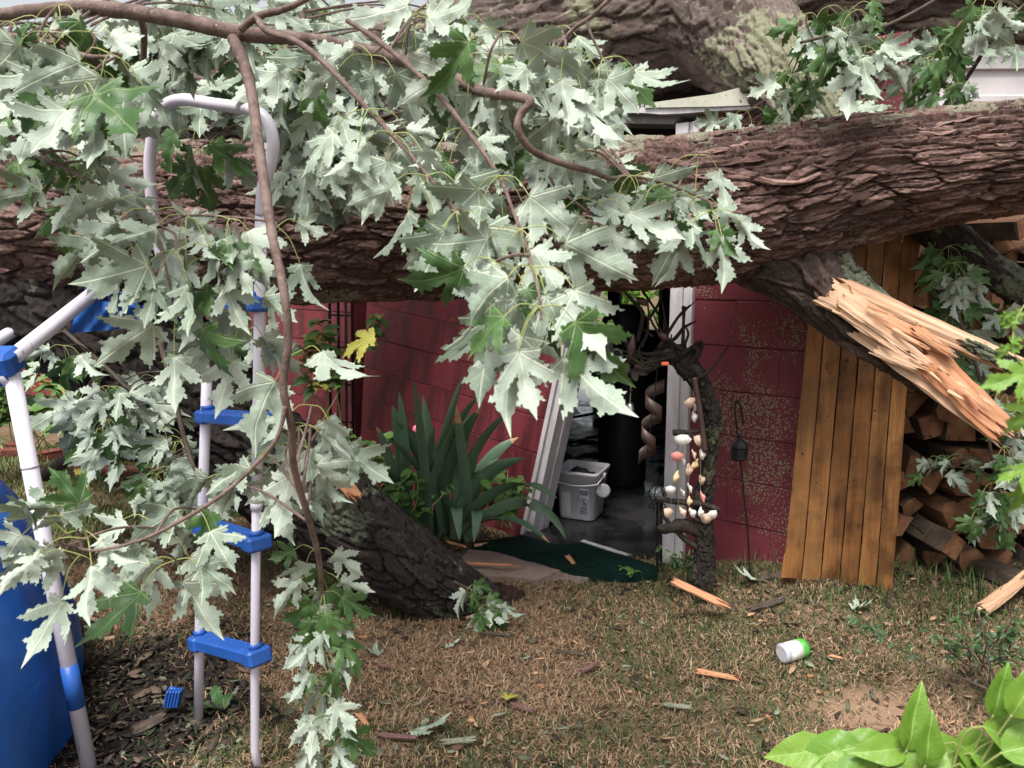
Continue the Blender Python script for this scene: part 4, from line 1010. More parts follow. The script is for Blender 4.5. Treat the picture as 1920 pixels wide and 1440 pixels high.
# shelf, jug, black drum, clutter
shelf = obj('shelf', [P(1085, 700, 4.5), P(1160, 698, 4.5), P(1170, 698, 4.85), P(1085, 700, 4.85)] + [P(1085, 706, 4.5), P(1160, 704, 4.5), P(1170, 704, 4.85), P(1085, 706, 4.85)],
            [(0, 1, 2, 3), (7, 6, 5, 4), (0, 4, 5, 1), (1, 5, 6, 2), (2, 6, 7, 3), (3, 7, 4, 0)], M['inner'])
tag(shelf, 'dark shelf board inside the garage carrying a jug', 'shelf')
c0 = P(1128, 697, 4.6); t = thing('jug', 'white plastic jug with a blue label on the dark shelf', 'jug', c0)
MB().lathe([(.07, 0), (.078, .01), (.080, .05), (.077, .12), (.068, .135), (.066, .155), (.070, .156), (.070, .185), (.064, .19)], c0, 20).build('body', M['jug'], t, True)
MB().lathe([(.0815, .018), (.0815, .085)], c0, 20).build('label', M['jug_label'], t, True)
MB().tube([c0 + Vector((.07, 0, .14)), c0 + Vector((.115, 0, .13)), c0 + Vector((.12, 0, .06)), c0 + Vector((.075, 0, .03))], .010, 8, True, 4).build('handle', M['jug'], t, True)
c0 = P(1165, 900, 4.9); c0.z = .05; t = thing('smoker', 'tall black drum smoker with a domed top inside the dark doorway', 'smoker', c0)
MB().lathe([(.15, 0), (.16, .03), (.16, .95)], c0, 28).build('drum', M['black'], t, True)
MB().lathe([(.164, .95), (.164, 1.0), (.150, 1.10), (.11, 1.17), (.05, 1.20)], c0, 28).build('lid', M['black'], t, True)
# white sheet added to make the rear opening bright, stick before it
o = obj('glare_sheet', [tuple(Vector((x, y, .03 + .04 * math.sin(x * 7 + y * 3)))) for y in np.linspace(5.9, 11, 12) for x in np.linspace(-.6, 2.2, 8)], [(i * 8 + j, i * 8 + j + 1, i * 8 + j + 9, i * 8 + j + 8) for i in range(11) for j in range(7)], M['bright']); tag(o, 'white sheet on the ground, added for the bright view through the rear opening', 'added sheet')
c0 = P(1040, 870, 4.9); b = MB(); b.lathe([(.12, -.3), (.13, -.02), (.12, .05), (.06, .08)], c0, 12); bv = [Vector(p) + Vector([rng.uniform(-.015, .015) for _ in range(3)]) for p in b.v]
o = obj('sack', bv, b.f, M['inner'], None, True); tag(o, 'dark lumpy sack inside the garage behind the pail', 'sack')
MB().tube([P(1055, 786, 5.0), P(1110, 776, 5.0), P(1140, 768, 5.0)], .010, 8).build('stick', M['black']).__setitem__('label', 'thin dark stick across the bright rear opening'); bpy.data.objects['stick']['category'] = 'stick'
b = MB(); b.tube([P(1205, 545, 5.0), P(1245, 605, 5.0)], .008, 6); o = b.build('cable', M['inner']); tag(o, 'thin dark cable hanging in the doorway', 'cable')
# bush seen through the rear window
c0 = P(1170, 570, 9.5); bush = thing('bush', 'sunlit green bush seen through the rear window', 'bush', (c0.x, c0.y, 0))
MB().tube([(c0.x, c0.y, 0), (c0.x, c0.y, 1.2)], .05, 7).build('stem', M['twig_dark'], bush)
VV = []; FF = []; base = np.array([tuple(v.co) for v in BUSH[0].vertices]); bf = [tuple(p.vertices) for p in BUSH[0].polygons]; LF = []
for i in range(520):
    p = c0 + Vector((rng.gauss(0, .55), rng.gauss(0, .3), rng.gauss(0, .42))); q = Matrix.Rotation(rng.uniform(0, 6.28), 3, 'Z') @ Matrix.Rotation(rng.uniform(-1.2, 1.2), 3, 'X') @ Matrix.Rotation(rng.uniform(-2, 2), 3, 'Y')
    n0 = len(VV); VV += [tuple(p + q @ (Vector(v) * .11)) for v in base]; FF += [tuple(i_ + n0 for i_ in f) for f in bf]; LF += [(0, 0, 0)] * len(base)
obj('foliage', VV, FF, M['bgleaf'], bush, False, {'lf': LF})

# ------------------------------------------------------------------ step, mat, threshold
def sheet(name, pix, z, th, mt, sub=10, wob=.0, seed=0, label=None, cat_=None):
    r_ = random.Random(seed); k = len(pix); ring = []
    for i in range(k):
        a, b_ = pix[i], pix[(i + 1) % k]
        for j in range(sub):
            t = j / sub; ring.append((a[0] + (b_[0] - a[0]) * t + r_.uniform(-wob, wob), a[1] + (b_[1] - a[1]) * t + r_.uniform(-wob, wob) * .4))
    top = [G(x, y, z + th) for x, y in ring]; bot = [p - Vector((0, 0, th + .02)) for p in top]; n_ = len(top)
    c = sum(top, Vector()) / n_; c.z = float(gz(c.x, c.y)) + z + th
    f = [(i, (i + 1) % n_, 2 * n_) for i in range(n_)] + [(i + n_, (i + 1) % n_ + n_, (i + 1) % n_, i) for i in range(n_)]
    o = obj(name, top + bot + [c], f, mt)
    return tag(o, label, cat_) if label else o
sheet('paving_stone', [(838, 1075), (1010, 1086), (1062, 1066), (985, 1040), (880, 1030)], 0, .03, M['stone'], 8, 2.5, 1, 'flat brown paving stone before the doorway by the limb', 'paving stone')
sheet('paving_stone', [(985, 1088), (1100, 1086), (1120, 1074), (1050, 1068)], 0, .02, M['stone'], 8, 2, 2, 'smaller brown paving stone at the edge of the green mat', 'paving stone')
mt_ = sheet('door_mat', [(886, 1017), (1000, 1047), (1075, 1068), (1170, 1078), (1232, 1074), (1228, 1060), (1100, 1020), (985, 1003)], .03, .02, M['turf'], 10, 1.5, 3, 'dark green artificial turf mat lying in front of the doorway', 'door mat')
# fuzzy turf pile
VV, FF = [], []
for i in range(2600):
    x, y = rng.uniform(890, 1230), rng.uniform(1004, 1076)
    yt = np.interp(x, [886, 985, 1100, 1228], [1016, 1004, 1021, 1061]); yb_ = np.interp(x, [886, 1000, 1075, 1170, 1232], [1018, 1046, 1067, 1077, 1074])
    if not yt < y < yb_: continue
    p = G(x, y, .05); d_ = Vector((rng.uniform(-.006, .006), rng.uniform(-.006, .006), .012)); n0 = len(VV)
    VV += [tuple(p + Vector((-.002, 0, -.003))), tuple(p + Vector((.002, 0, -.003))), tuple(p + d_)]; FF.append((n0, n0 + 1, n0 + 2))
o = obj('turf_pile', VV, FF, M['turf'], mt_); o['kind'] = 'stuff'
sl_ = obj('threshold', [L(LJ, -.07, .05), L(RJ, -.07, .05), L(RJ, .0, .062), L(LJ, .0, .062), L(LJ, -.07, .0), L(RJ, -.07, .0), L(RJ, 0, 0), L(LJ, 0, 0)], [(0, 1, 2, 3), (7, 6, 5, 4), (0, 4, 5, 1), (1, 5, 6, 2), (2, 6, 7, 3), (3, 7, 4, 0)], M['floor'], gar)
o = splinter('broken_trim', G(1085, 1012, .05), G(1188, 1044, .05), .03, .014, M['white'], None, 71, .15, .1, 14, 16, up=(0, 0, 1)); tag(o, 'narrow strip of broken white trim along the doorsill', 'trim strip')

# ------------------------------------------------------------------ yard art by the door
dr = thing('driftwood_post', 'gnarled dark driftwood post with twiggy top before the door jamb', 'driftwood', G(1318, 1090))
def gnarl(name, pix, mt, parent, n=10, seed=0, amp=.25):
    r_ = random.Random(seed); pts = [P(a, b_, y) for a, b_, y, r2 in pix]; rad = [r2 * PXM(y) for a, b_, y, r2 in pix]
    pts, rad = crom(pts, rad, 10); b = MB(); b.tube(pts, rad, n); v = []
    for p in b.v:
        q = Vector(p); k = fbm(np.array([q.x * 60 + seed]), np.array([q.y * 60]), np.array([q.z * 22]), seed, 3)[0] - .5; i = len(v) // n; cpt = pts[min(i, len(pts) - 1)]
        v.append(q + (q - cpt) * k * amp * 3)
    return obj(name, v, b.f, mt, parent, True)
D = 2.93
M['bark_drift'] = bark_mat('bark_drift', (.008, .006, .005), (.026, .020, .016), (.075, .058, .045), (.10, .11, .05))
trunk('post', [(1316, 1090, D, 24), (1322, 1040, D, 18), (1318, 960, D, 17), (1326, 880, D, 12), (1338, 800, D, 13), (1322, 740, D, 15), (1300, 700, D, 19), (1278, 675, D, 20), (1268, 655, D, 9)], 260, 60, M['bark_drift'], dr, 81, .06, .02, .016, .35, .3)
trunk('root_knot', [(1205, 700, D, 5), (1232, 672, D, 14), (1262, 664, D, 20), (1290, 668, D, 15), (1308, 652, D, 7), (1312, 640, D, 3)], 120, 50, M['bark_drift'], dr, 82, .04, .02, .018, .6, .6)
gnarl('stub', [(1318, 1000, D, 14), (1280, 985, D, 13), (1245, 992, D, 10), (1238, 985, D, 5)], M['drift'], dr, 10, 3)
gnarl('stub', [(1318, 1030, D, 8), (1290, 1015, D, 6), (1262, 990, D, 5), (1240, 960, D, 4)], M['drift'], dr, 8, 4)
gnarl('crossbar', [(1348, 956, D - .02, 5), (1310, 944, D - .03, 6), (1260, 940, D - .03, 6), (1230, 932, D - .02, 6)], M['drift'], dr, 8, 5)
gnarl('crossbar', [(1330, 806, D - .03, 3), (1290, 810, D - .03, 5), (1262, 811, D - .03, 6)], M['drift'], dr, 8, 6)
gnarl('strip', [(1302, 708, D - .06, 5), (1314, 780, D - .06, 5), (1322, 845, D - .06, 6)], M['rust'], dr, 8, 7, .1)
tw = [[(1262, 655, 6), (1215, 664, 5), (1180, 652, 5), (1168, 620, 4), (1165, 610, 2)], [(1195, 640, 5), (1205, 590, 5), (1188, 565, 4), (1172, 548, 2)], [(1235, 652, 5), (1252, 625, 4), (1275, 590, 3), (1295, 572, 2)],
      [(1240, 650, 6), (1265, 635, 5), (1282, 615, 4), (1305, 602, 2)], [(1280, 655, 4), (1282, 600, 3), (1282, 575, 5)], [(1300, 715, 4), (1330, 695, 3), (1352, 668, 3), (1366, 648, 2)], [(1225, 632, 3), (1205, 616, 2)],
      [(1262, 606, 2), (1302, 566, 1)], [(1300, 650, 5), (1308, 660, 4), (1292, 690, 3), (1310, 690, 2)], [(1230, 690, 4), (1205, 700, 3), (1180, 712, 2)], [(1215, 600, 4), (1232, 575, 3), (1240, 550, 2), (1238, 535, 1)]]
r_ = random.Random(77)
for i in range(14):
    x0, y0 = r_.uniform(1195, 1300), r_.uniform(640, 690); an = r_.uniform(-2.9, -.2); ln = r_.uniform(35, 95); bx_ = r_.uniform(-14, 14)
    tw.append([(x0, y0, 3.6), (x0 + .5 * ln * math.cos(an) + bx_, y0 + .5 * ln * math.sin(an), 2.6), (x0 + ln * math.cos(an), y0 + ln * math.sin(an), 1.4)])
for i, q in enumerate(tw):
    gnarl('twig', [(a, b_, D - .03 + .02 * math.sin(i * 2.1 + j), r2 * .85) for j, (a, b_, r2) in enumerate(q)], M['drift'], dr, 6, 20 + i, .15)
# orange scrap caught in it
b = MB(); b.box(P(1247, 682, D - .09), (.028, .012, .014), None, .003); o = b.build('orange_scrap', M['orange']); tag(o, 'bright orange plastic scrap lodged in the driftwood top', 'scrap')
for i, (x, y, lab) in enumerate([(1203, 565, 'curled tan bark curl on the topmost twig of the driftwood'), (1243, 630, 'curled orange bark curl beside the white jamb')]):
    q = P(x, y, D - .05); b = MB(); b.tube([q + Vector((-.02, 0, .012)), q + Vector((0, -.008, 0)), q + Vector((.022, 0, -.014))], [.006, .016, .006], 8, True, 3); o = b.build('bark_curl', M['wood_plain'] if 'wood_plain' in M else M['rust'], None, True); tag(o, lab, 'bark curl')
# metal petals ornament
t = thing('metal_flower', 'dark rusty metal flower ornament hanging left of the driftwood', 'ornament', P(1185, 725, D))
for i, a in enumerate((0, 75, 150, 210, 285, 330)):
    c0 = P(1186, 688, D - .03); d_ = Vector((math.cos(R(a)), 0, math.sin(R(a)))); e_ = Vector((-d_.z, 0, d_.x)); v = []; k = 10
    for lay in (0, .003):
        for j in range(k):
            th = 2 * math.pi * j / k; v.append(c0 + d_ * (.032 + .025 * math.cos(th)) + e_ * .014 * math.sin(th) + Vector((0, -.012 * math.cos(th * 1) + lay, 0)))
    obj('petal', v, [tuple(range(k)), tuple(range(2 * k - 1, k - 1, -1))] + [(j, j + k, (j + 1) % k + k, (j + 1) % k) for j in range(k)], M['drift'] if i % 3 else M['rust'], t)
MB().tube([P(1188, 625, D - .03), P(1184, 650, D - .035), P(1180, 680, D - .03)], [.004, .018, .004], 8, True, 4).build('bud', M['rust'], t, True)
t = thing('bell', 'small silver bell hanging in the dark doorway', 'bell', P(1182, 770, D)); c0 = P(1181, 770, D)
MB().lathe([(.0185, 0), (.017, .006), (.0155, .018), (.011, .028), (.004, .033)], c0, 16).build('cup', M['bell'], t, True)
MB().tube([c0 + Vector((0, 0, .033)), P(1183, 722, D)], .0015, 6).build('cord', M['string'], t)
MB().lathe([(.004, 0), (.008, .006), (.004, .012)], P(1183, 735, D), 8).build('bead', M['drift'], t)
# twisted metal spinner
t = thing('wind_spinner', 'spiral rusty metal wind spinner hanging before the right jamb', 'wind spinner', P(1222, 862, D))
k = 60; V = []; 
for lay in (0, .002):
    for i in range(k):
        u = i / (k - 1); cx, cy = 1232 - 22 * u, 725 + 135 * u; c0 = P(cx, cy, D - .02); a = u * 2 * math.pi * 2.3 + .6; rr = .040 * (1 - .25 * u)
        hw = .027
        rad = Vector((math.cos(a), math.sin(a), 0)); V += [tuple(c0 + rad * rr + Vector((0, lay, hw))), tuple(c0 + rad * rr + Vector((0, lay, -hw)))]
F = []
for i in range(k - 1):
    a = 2 * i; F += [(a, a + 1, a + 3, a + 2), (a + 2 * k, a + 2 + 2 * k, a + 3 + 2 * k, a + 1 + 2 * k), (a, a + 2, a + 2 + 2 * k, a + 2 * k), (a + 1, a + 1 + 2 * k, a + 3 + 2 * k, a + 3)]
obj('spiral', V, F, M['rust'], t, True)
MB().tube([P(1233, 690, D - .02), P(1212, 862, D - .02)], .002, 6).build('rod', M['black'], t)
# globe stand
g0 = G(1233, 1080); t = thing('garden_globe', 'crackled green glass globe on a black scrolled iron stake', 'garden ornament', g0); gD = g0.y
gc = P(1233, 925, gD)
sph = [(max(.001, .038 * math.sin(math.pi * i / 12)), -.038 * math.cos(math.pi * i / 12)) for i in range(13)]
MB().lathe(sph, gc, 20).build('globe', M['globe'], t, True)
for a in (0, 60, 120):
    MB().tube([gc + Vector((.041 * math.cos(R(a)) * math.sin(x), .041 * math.sin(R(a)) * math.sin(x), -.041 * math.cos(x))) for x in [math.pi * i / 10 * 2 for i in range(11)]], .0022, 6).build('cage_wire', M['black'], t)
MB().tube([gc - Vector((0, 0, .04)), Vector((g0.x, g0.y, g0.z - .05))], .006, 8).build('stake', M['black'], t)
MB().tube([gc + Vector((.02, .01, -.05)), Vector((g0.x + .022, g0.y + .01, g0.z - .05))], .005, 8).build('stake', M['black'], t)
MB().lathe([(.004, .038), (.009, .045), (.004, .052), (.010, .060), (.005, .068), (.008, .076), (.003, .085), (.004, .10)], gc, 10).build('finial', M['black'], t, True)
for sx in (-1, 1):
    MB().tube([gc + Vector((sx * (.006 + .022 * (1 - i / 14) * (1 - math.cos(i * .55)) * .9 + .008), 0, -.050 - .016 * math.sin(i * .55) - .0016 * i)) for i in range(15)], .003, 6).build('scroll', M['black'], t)
fr = [P(1212, 1082, gD), P(1212, 1100, gD)], [P(1212, 1082, gD), P(1258, 1078, gD)], [P(1225, 1083, gD), P(1225, 1102, gD)], [P(1236, 1082, gD - .02), P(1236, 1106, gD - .02)]
for q in fr: MB().tube(q, .0035, 6).build('foot_prong', M['black'], t)
# seashell mobile
def shell_me(kind, mt):
    v, f = [], []
    if kind == 0:   # ribbed scallop
        na_, nr = 17, 6
        for lay in (0, 1):
            for i in range(nr):
                for j in range(na_):
                    a = R(-78 + 156 * j / (na_ - 1)); r_ = i / (nr - 1) * (1 + .05 * math.cos(j * math.pi)); z = (.34 * math.sin(math.pi * (.15 + .75 * i / (nr - 1))) + .03 * math.cos(j * math.pi)) * math.cos(a * .9)
                    v.append((r_ * math.sin(a) * .62, -z * (1 if lay == 0 else .85), -r_ * math.cos(a)))
        for lay in (0, 1):
            for i in range(nr - 1):
                for j in range(na_ - 1):
                    q = [i * na_ + j, i * na_ + j + 1, (i + 1) * na_ + j + 1, (i + 1) * na_ + j]; q = [x + lay * nr * na_ for x in q]; f.append(tuple(q) if lay == 0 else tuple(reversed(q)))
    else:           # tapering whelk with a swollen body whorl
        pr = [(.02, 0), (.10, -.10), (.09, -.14), (.17, -.24), (.16, -.28), (.27, -.42), (.30, -.55), (.24, -.72), (.13, -.88), (.05, -1.0)]
        if kind == 2: pr = [(r_ * .62, z) for r_, z in pr]
        b = MB(); b.lathe(pr, (0, 0, 0), 12); v = [(x + .05 * math.sin(z * 9), y * .8, z) for x, y, z in b.v]; f = b.f
    me = mesh(v, f, True); me.materials.append(mt); return me
SH = {(k, m_): shell_me(k, M['shell_' + m_]) for k in (0, 1, 2) for m_ in 'wtpo'}
t = thing('shell_mobile', 'strings of pale seashells hanging from the driftwood crossbars', 'shell mobile', P(1290, 985, D - .05))
shells = [(1292, 745, 0, 't', 26), (1300, 770, 1, 'w', 30), (1276, 815, 0, 'w', 26), (1288, 815, 0, 'w', 24), (1312, 815, 0, 't', 26), (1270, 846, 0, 'p', 26), (1280, 856, 2, 'w', 28), (1298, 842, 2, 't', 26), (1314, 842, 1, 'w', 28), (1309, 860, 1, 'o', 30),
          (1292, 868, 1, 't', 34), (1272, 882, 1, 'o', 30), (1266, 888, 2, 't', 26), (1313, 890, 1, 't', 30), (1290, 905, 2, 'w', 26), (1257, 910, 0, 'w', 22), (1276, 915, 2, 'w', 24), (1293, 930, 1, 'o', 24), (1314, 920, 2, 'p', 30),
          (1275, 950, 1, 't', 28), (1293, 952, 1, 'w', 30), (1315, 950, 1, 'w', 26), (1255, 952, 0, 't', 24), (1326, 962, 0, 't', 26), (1332, 957, 0, 'w', 22), (1302, 752, 2, 'w', 26)]
for (x, y, k, m_, sz) in shells:
    q = P(x, y, D - .055 + rng.uniform(-.015, .015)); o = add('shell', SH[(k, m_)], None, t, q); o.scale = [sz * .8 * PXM(D)] * 3; o.rotation_euler = (rng.uniform(-.2, .2), rng.uniform(-.5, .5), rng.uniform(-.6, .6))
for (x, ya, yb_) in ((1272, 811, 960), (1280, 811, 925), (1293, 811, 965), (1313, 808, 962), (1258, 905, 950), (1290, 720, 750), (1300, 720, 775)):
    MB().tube([P(x, ya, D - .055), P(x + rng.uniform(-2, 2), (ya + yb_) / 2, D - .055), P(x, yb_, D - .055)], .0009, 4).build('string', M['string'], t)
# lantern on a crooked rod
l0 = G(1408, 1082); lD = l0.y
t = thing('garden_lantern', 'small black lantern hanging on a thin crooked rod against the red wall', 'lantern', l0)
MB().tube([l0 - Vector((0, 0, .05)), P(1402, 1000, lD), P(1394, 920, lD), P(1388, 862, lD)], .0042, 8, True, 4).build('rod', M['black'], t)
MB().tube([P(1384, 822, lD), P(1380, 790, lD), P(1378, 765, lD), P(1380, 752, lD), P(1386, 756, lD), P(1390, 770, lD), P(1392, 784, lD), P(1394, 795, lD)], .0042, 8, True, 4).build('hook', M['black'], t)
q = P(1386, 862, lD); b = MB()
b.lathe([(.030, .0), (.034, .006), (.034, .012), (.030, .014), (.030, .05), (.036, .054), (.034, .062), (.020, .080), (.010, .086), (.006, .10), (.003, .11)], q, 6); b.build('housing', M['black'], t)
for i in range(6):
    a = 2 * math.pi * i / 6; b = MB(); b.tube([q + Vector((.031 * math.cos(a), .031 * math.sin(a), .012)), q + Vector((.031 * math.cos(a), .031 * math.sin(a), .052))], .003, 6); b.build('bar', M['black'], t)

# ------------------------------------------------------------------ jar on the lawn
j0 = G(1488, 1243); ax = Vector((.92, .35, .05)).normalized(); Mx = ax.to_track_quat('Z', 'Y').to_matrix(); t = thing('jar', 'white lidded jar with cream label and green base lying on the grass', 'jar', j0)
jc = j0 + Vector((-.045, 0, .036))
MB().lathe([(.033, 0), (.0345, .003), (.0345, .018), (.033, .019)], jc, 24, Mx).build('lid', M['jar_lid'], t, True)
MB().lathe([(.0005, -.0012), (.029, -.0012), (.030, 0)], jc, 24, Mx).build('lid_print', M['jar_face'], t)
MB().lathe([(.031, .019), (.034, .024), (.034, .073)], jc, 24, Mx).build('label', M['jar'], t, True)
MB().lathe([(.034, .0732), (.0335, .095), (.028, .104), (.001, .104)], jc, 24, Mx).build('base', M['jar_green'], t, True)
c0 = P(780, 806, 4.0); sph = [(max(.001, .020 * math.sin(math.pi * i / 10)), -.027 * math.cos(math.pi * i / 10)) for i in range(11)]
t = MB(); t.lathe(sph, c0, 14); o = t.build('pink_egg', M['pink'], None, True); tag(o, 'bright pink plastic egg among the iris leaves', 'plastic egg')
# dark rack against the wall at the left of the tilted section
t = thing('iron_trellis', 'dark narrow iron trellis at the left end of the tilted wall', 'trellis', P(640, 800, 4.7))
for x in (618, 634, 648, 660): MB().tube([P(x, 560, 4.6), P(x + 2, 830, 4.6)], .010, 6).build('upright', M['rust'] if x == 648 else M['black'], t)
for y in (590, 650, 720, 790): MB().tube([P(615, y, 4.6), P(662, y + 2, 4.6)], .007, 6).build('crosspiece', M['black'], t)
# bricks edging the bed on the left
for i, (x, y, rz) in enumerate([(20, 858, .1), (95, 862, .3), (40, 845, -.2), (205, 893, .05), (250, 896, .12), (292, 902, .3), (320, 893, -.1), (165, 890, -.2), (345, 905, .2)]):
    p = G(x, y); b = MB(); b.box((0, 0, 0), (.20, .10, .09), None, .008); me = mesh([Vector(q) + Vector([rng.uniform(-.009, .009) for _ in range(3)]) for q in b.v], b.f)
    o = add('brick', me, M['brick'], None, p + Vector((0, 0, .03))); o.rotation_euler = (rng.uniform(-.15, .15), rng.uniform(-.1, .1), rz); tag(o, 'weathered red brick edging the left bed, %s from the left' % ORD[[20, 40, 95, 165, 205, 250, 292, 320, 345].index(x)], 'brick', 'bricks edging the left bed')
# ------------------------------------------------------------------ iris clump
ir = thing('iris_plant', 'clump of sword leaved iris with brown tips before the tilted red wall', 'iris', G(830, 1012))
def sword(base, tip, w_, bend, seed, parent, mt=M['iris'], dry=True, fold=.35):
    r_ = random.Random(seed); base, tip = Vector(base), Vector(tip); k = 12; mid = (base + tip) / 2 + Vector(bend)
    pts = [(1 - t) ** 2 * base + 2 * t * (1 - t) * mid + t * t * tip for t in [i / k for i in range(k + 1)]]
    yaw = r_.uniform(-.9, .9); side0 = Vector((math.cos(yaw), math.sin(yaw), 0)); v = []; 
    for i, p in enumerate(pts):
        T = (pts[min(i + 1, k)] - pts[max(i - 1, 0)]).normalized(); S = (side0 - T * side0.dot(T)).normalized(); N = T.cross(S)
        hw = w_ * .5 * min(1, (.55 + 1.4 * i / k)) * (1 - (i / k) ** 4) ** .8 + .0006
        v += [p - S * hw + N * hw * fold, p, p + S * hw + N * hw * fold]
    n_ = len(v); v2 = [Vector(q) + Vector((0, .0025, 0)) for q in v]; f = []
    for i in range(k):
        a = 3 * i
        for d in (0, 1): f += [(a + d, a + d + 1, a + d + 4, a + d + 3), (a + d + n_, a + d + 3 + n_, a + d + 4 + n_, a + d + 1 + n_)]
    me_v = v + v2; V = np.array([tuple(q) for q in me_v])
    o = obj('leaf', V, f, mt, parent, True, {'lf': np.zeros((len(V), 3))})
    o.data.materials.append(M['iris_tip'])
    if dry and r_.random() < .5:
        mi = np.zeros(len(f), np.int32); cut = k - r_.choice((1, 1, 1, 2))
        for i in range(cut, k): mi[4 * i:4 * i + 4] = 1
        o.data.polygons.foreach_set('material_index', mi)
    return o
irl = [((830, 1005), (868, 705), 0), ((800, 1000), (775, 712), 0), ((790, 1000), (793, 742), 0), ((780, 1000), (748, 735), 0), ((800, 1005), (690, 900), -1), ((820, 1005), (960, 770), 1), ((830, 1005), (900, 740), .5), ((790, 1010), (680, 870), -1),
       ((795, 1012), (785, 880), 0), ((845, 1010), (972, 820), 1), ((850, 1010), (905, 760), .4), ((835, 1010), (880, 770), .3), ((815, 1010), (745, 790), -.4), ((805, 1010), (720, 820), -.6), ((825, 1012), (935, 860), .8), ((850, 1015), (880, 940), .6),
       ((840, 1010), (855, 760), .1), ((860, 1012), (985, 860), 1), ((810, 1000), (765, 800), -.2), ((800, 1005), (735, 760), -.5), ((835, 1008), (925, 800), .7), ((820, 1005), (815, 800), 0), ((790, 1010), (705, 800), -.7)]
for i, (a, b_, s_) in enumerate(irl):
    Yb_ = 3.82 + rng.uniform(-.1, .12); Yt_ = Yb_ - rng.uniform(-.1, .28)
    sword(P(a[0] + rng.uniform(-45, 50), a[1], Yb_), P(b_[0], b_[1], Yt_), rng.uniform(.058, .085), (-.10 * s_ + rng.uniform(-.02, .02), -.03, .10 + .08 * abs(s_)), i, ir)
# broken, folded-over leaves that arch to the ground on the right
for i, (a, k_, b_) in enumerate([((860, 1000), (1010, 880), (1062, 1012)), ((850, 995), (960, 862), (1045, 935)), ((870, 1000), (950, 940), (1030, 1018)), ((850, 1005), (855, 900), (862, 1015)), ((880, 1008), (905, 905), (888, 1018)), ((800, 1005), (735, 925), (700, 965))]):
    A, K_, B_ = P(*a, 3.7), P(*k_, 3.55), P(*b_, 3.48); m_ = K_ * 2 - (A + B_) / 2
    sword(A, B_, .062, m_ - (A + B_) / 2 if False else (K_ - (A + B_) / 2) * 1.0, 60 + i, ir, dry=i % 2 == 0)

# ------------------------------------------------------------------ weeds and small plants
def weed(name, label, cat_, px, py, Y, hgt, nst, nlf, size, meshes, seed, spread=.12, mt=M['petiole'], z0=None, group=None, up=1.0):
    r_ = random.Random(seed); p0 = P(px, py, Y)
    t = thing(name, label, cat_, p0, group); sb = MB()
    for s_ in range(nst):
        tp = p0 + Vector((r_.gauss(0, spread), r_.gauss(0, spread * .6), hgt * r_.uniform(.6, 1.05))); b0 = p0 + Vector((r_.gauss(0, spread * .3), r_.gauss(0, spread * .3), 0))
        md = (b0 + tp) / 2 + Vector((r_.gauss(0, spread * .25), 0, 0)); sb.tube([b0, md, tp], [.004, .003, .0015], 5, True, 4)
        for k in range(nlf):
            q = r_.uniform(.25, 1.0) ** .7; at_ = (1 - q) ** 2 * b0 + 2 * q * (1 - q) * md + q * q * tp; a = r_.uniform(0, 6.28)
            d_ = Vector((math.cos(a), math.sin(a) - .25, r_.uniform(-.5, .45) * up)); base = at_ + d_.normalized() * .012
            put_leaf('leaf', r_.choice(meshes), base, d_, Vector((r_.gauss(0, .4), -.55 + r_.gauss(0, .3), 1)), size * r_.uniform(.6, 1.25), t)
    sb.build('stems', mt, t); return t
weed('leafy_weed', 'tall leafy weed with serrated leaves left of the iris', 'weed', 715, 1000, 3.9, .62, 5, 15, .085, WEED, 1, .10)
weed('leafy_weed', 'bushy weed between the trellis and the iris', 'weed', 660, 990, 3.8, .55, 7, 16, .075, WEED, 2, .14)
weed('leafy_weed', 'low dark weed at the foot of the iris by the left jamb', 'weed', 955, 985, 3.75, .28, 6, 12, .07, WEED, 3, .12)
weed('vine', 'pale green vine with yellowing leaves climbing the trellis', 'vine', 600, 800, 4.4, .75, 6, 16, .10, WEED + YEL, 4, .13)
weed('leafy_weed', 'sprawling light green weed behind the limb foot', 'weed', 690, 1010, 3.62, .30, 7, 12, .065, WEED, 5, .16)
weed('leafy_weed', 'small seedling weed at the doorsill grass edge', 'weed', 1180, 1085, 3.35, .07, 4, 8, .035, WEED, 6, .03)
weed('leafy_weed', 'tuft of weed at the foot of the door jamb', 'weed', 1282, 1075, 3.1, .10, 6, 8, .04, SMALL, 7, .04)
weed('shrub', 'yellow green shrub by the red wall at far left', 'shrub', 70, 850, 5.2, .7, 9, 16, .13, WEED + YEL, 8, .3)
weed('shrub', 'lime green leafy shrub beyond the pool leg', 'shrub', 20, 830, 5.0, .55, 8, 16, .12, WEED, 9, .25)
weed('shrub', 'mixed yellow and green shrub behind the lower limb', 'shrub', 230, 880, 4.9, .55, 9, 16, .14, WEED + YEL, 10, .28)
weed('sapling', 'dark small leaved sapling lying at the right edge of the lawn', 'sapling', 1880, 1290, 2.25, .24, 6, 22, .030, SMALL, 11, .12, M['twig_dark'])
weed('sapling', 'small leaved sprig low at the right above the shrub', 'sapling', 1830, 1260, 2.35, .16, 5, 20, .028, SMALL, 12, .11, M['twig_dark'])
# big yellow leaf stuck before the wall
o = put_leaf('yellow_leaf', YEL[0], P(702, 632, 4.0), Vector((-1, 0, -.35)), Vector((.2, -.6, 1)), .21, None); tag(o, 'large curled yellow leaf in front of the tilted red wall', 'leaf')
o = put_leaf('yellow_leaf', YEL[1], P(170, 880, 4.4), Vector((-.5, 0, -.7)), Vector((0, -.8, .7)), .17, None); tag(o, 'yellow leaf over the bed edging at the left', 'leaf')

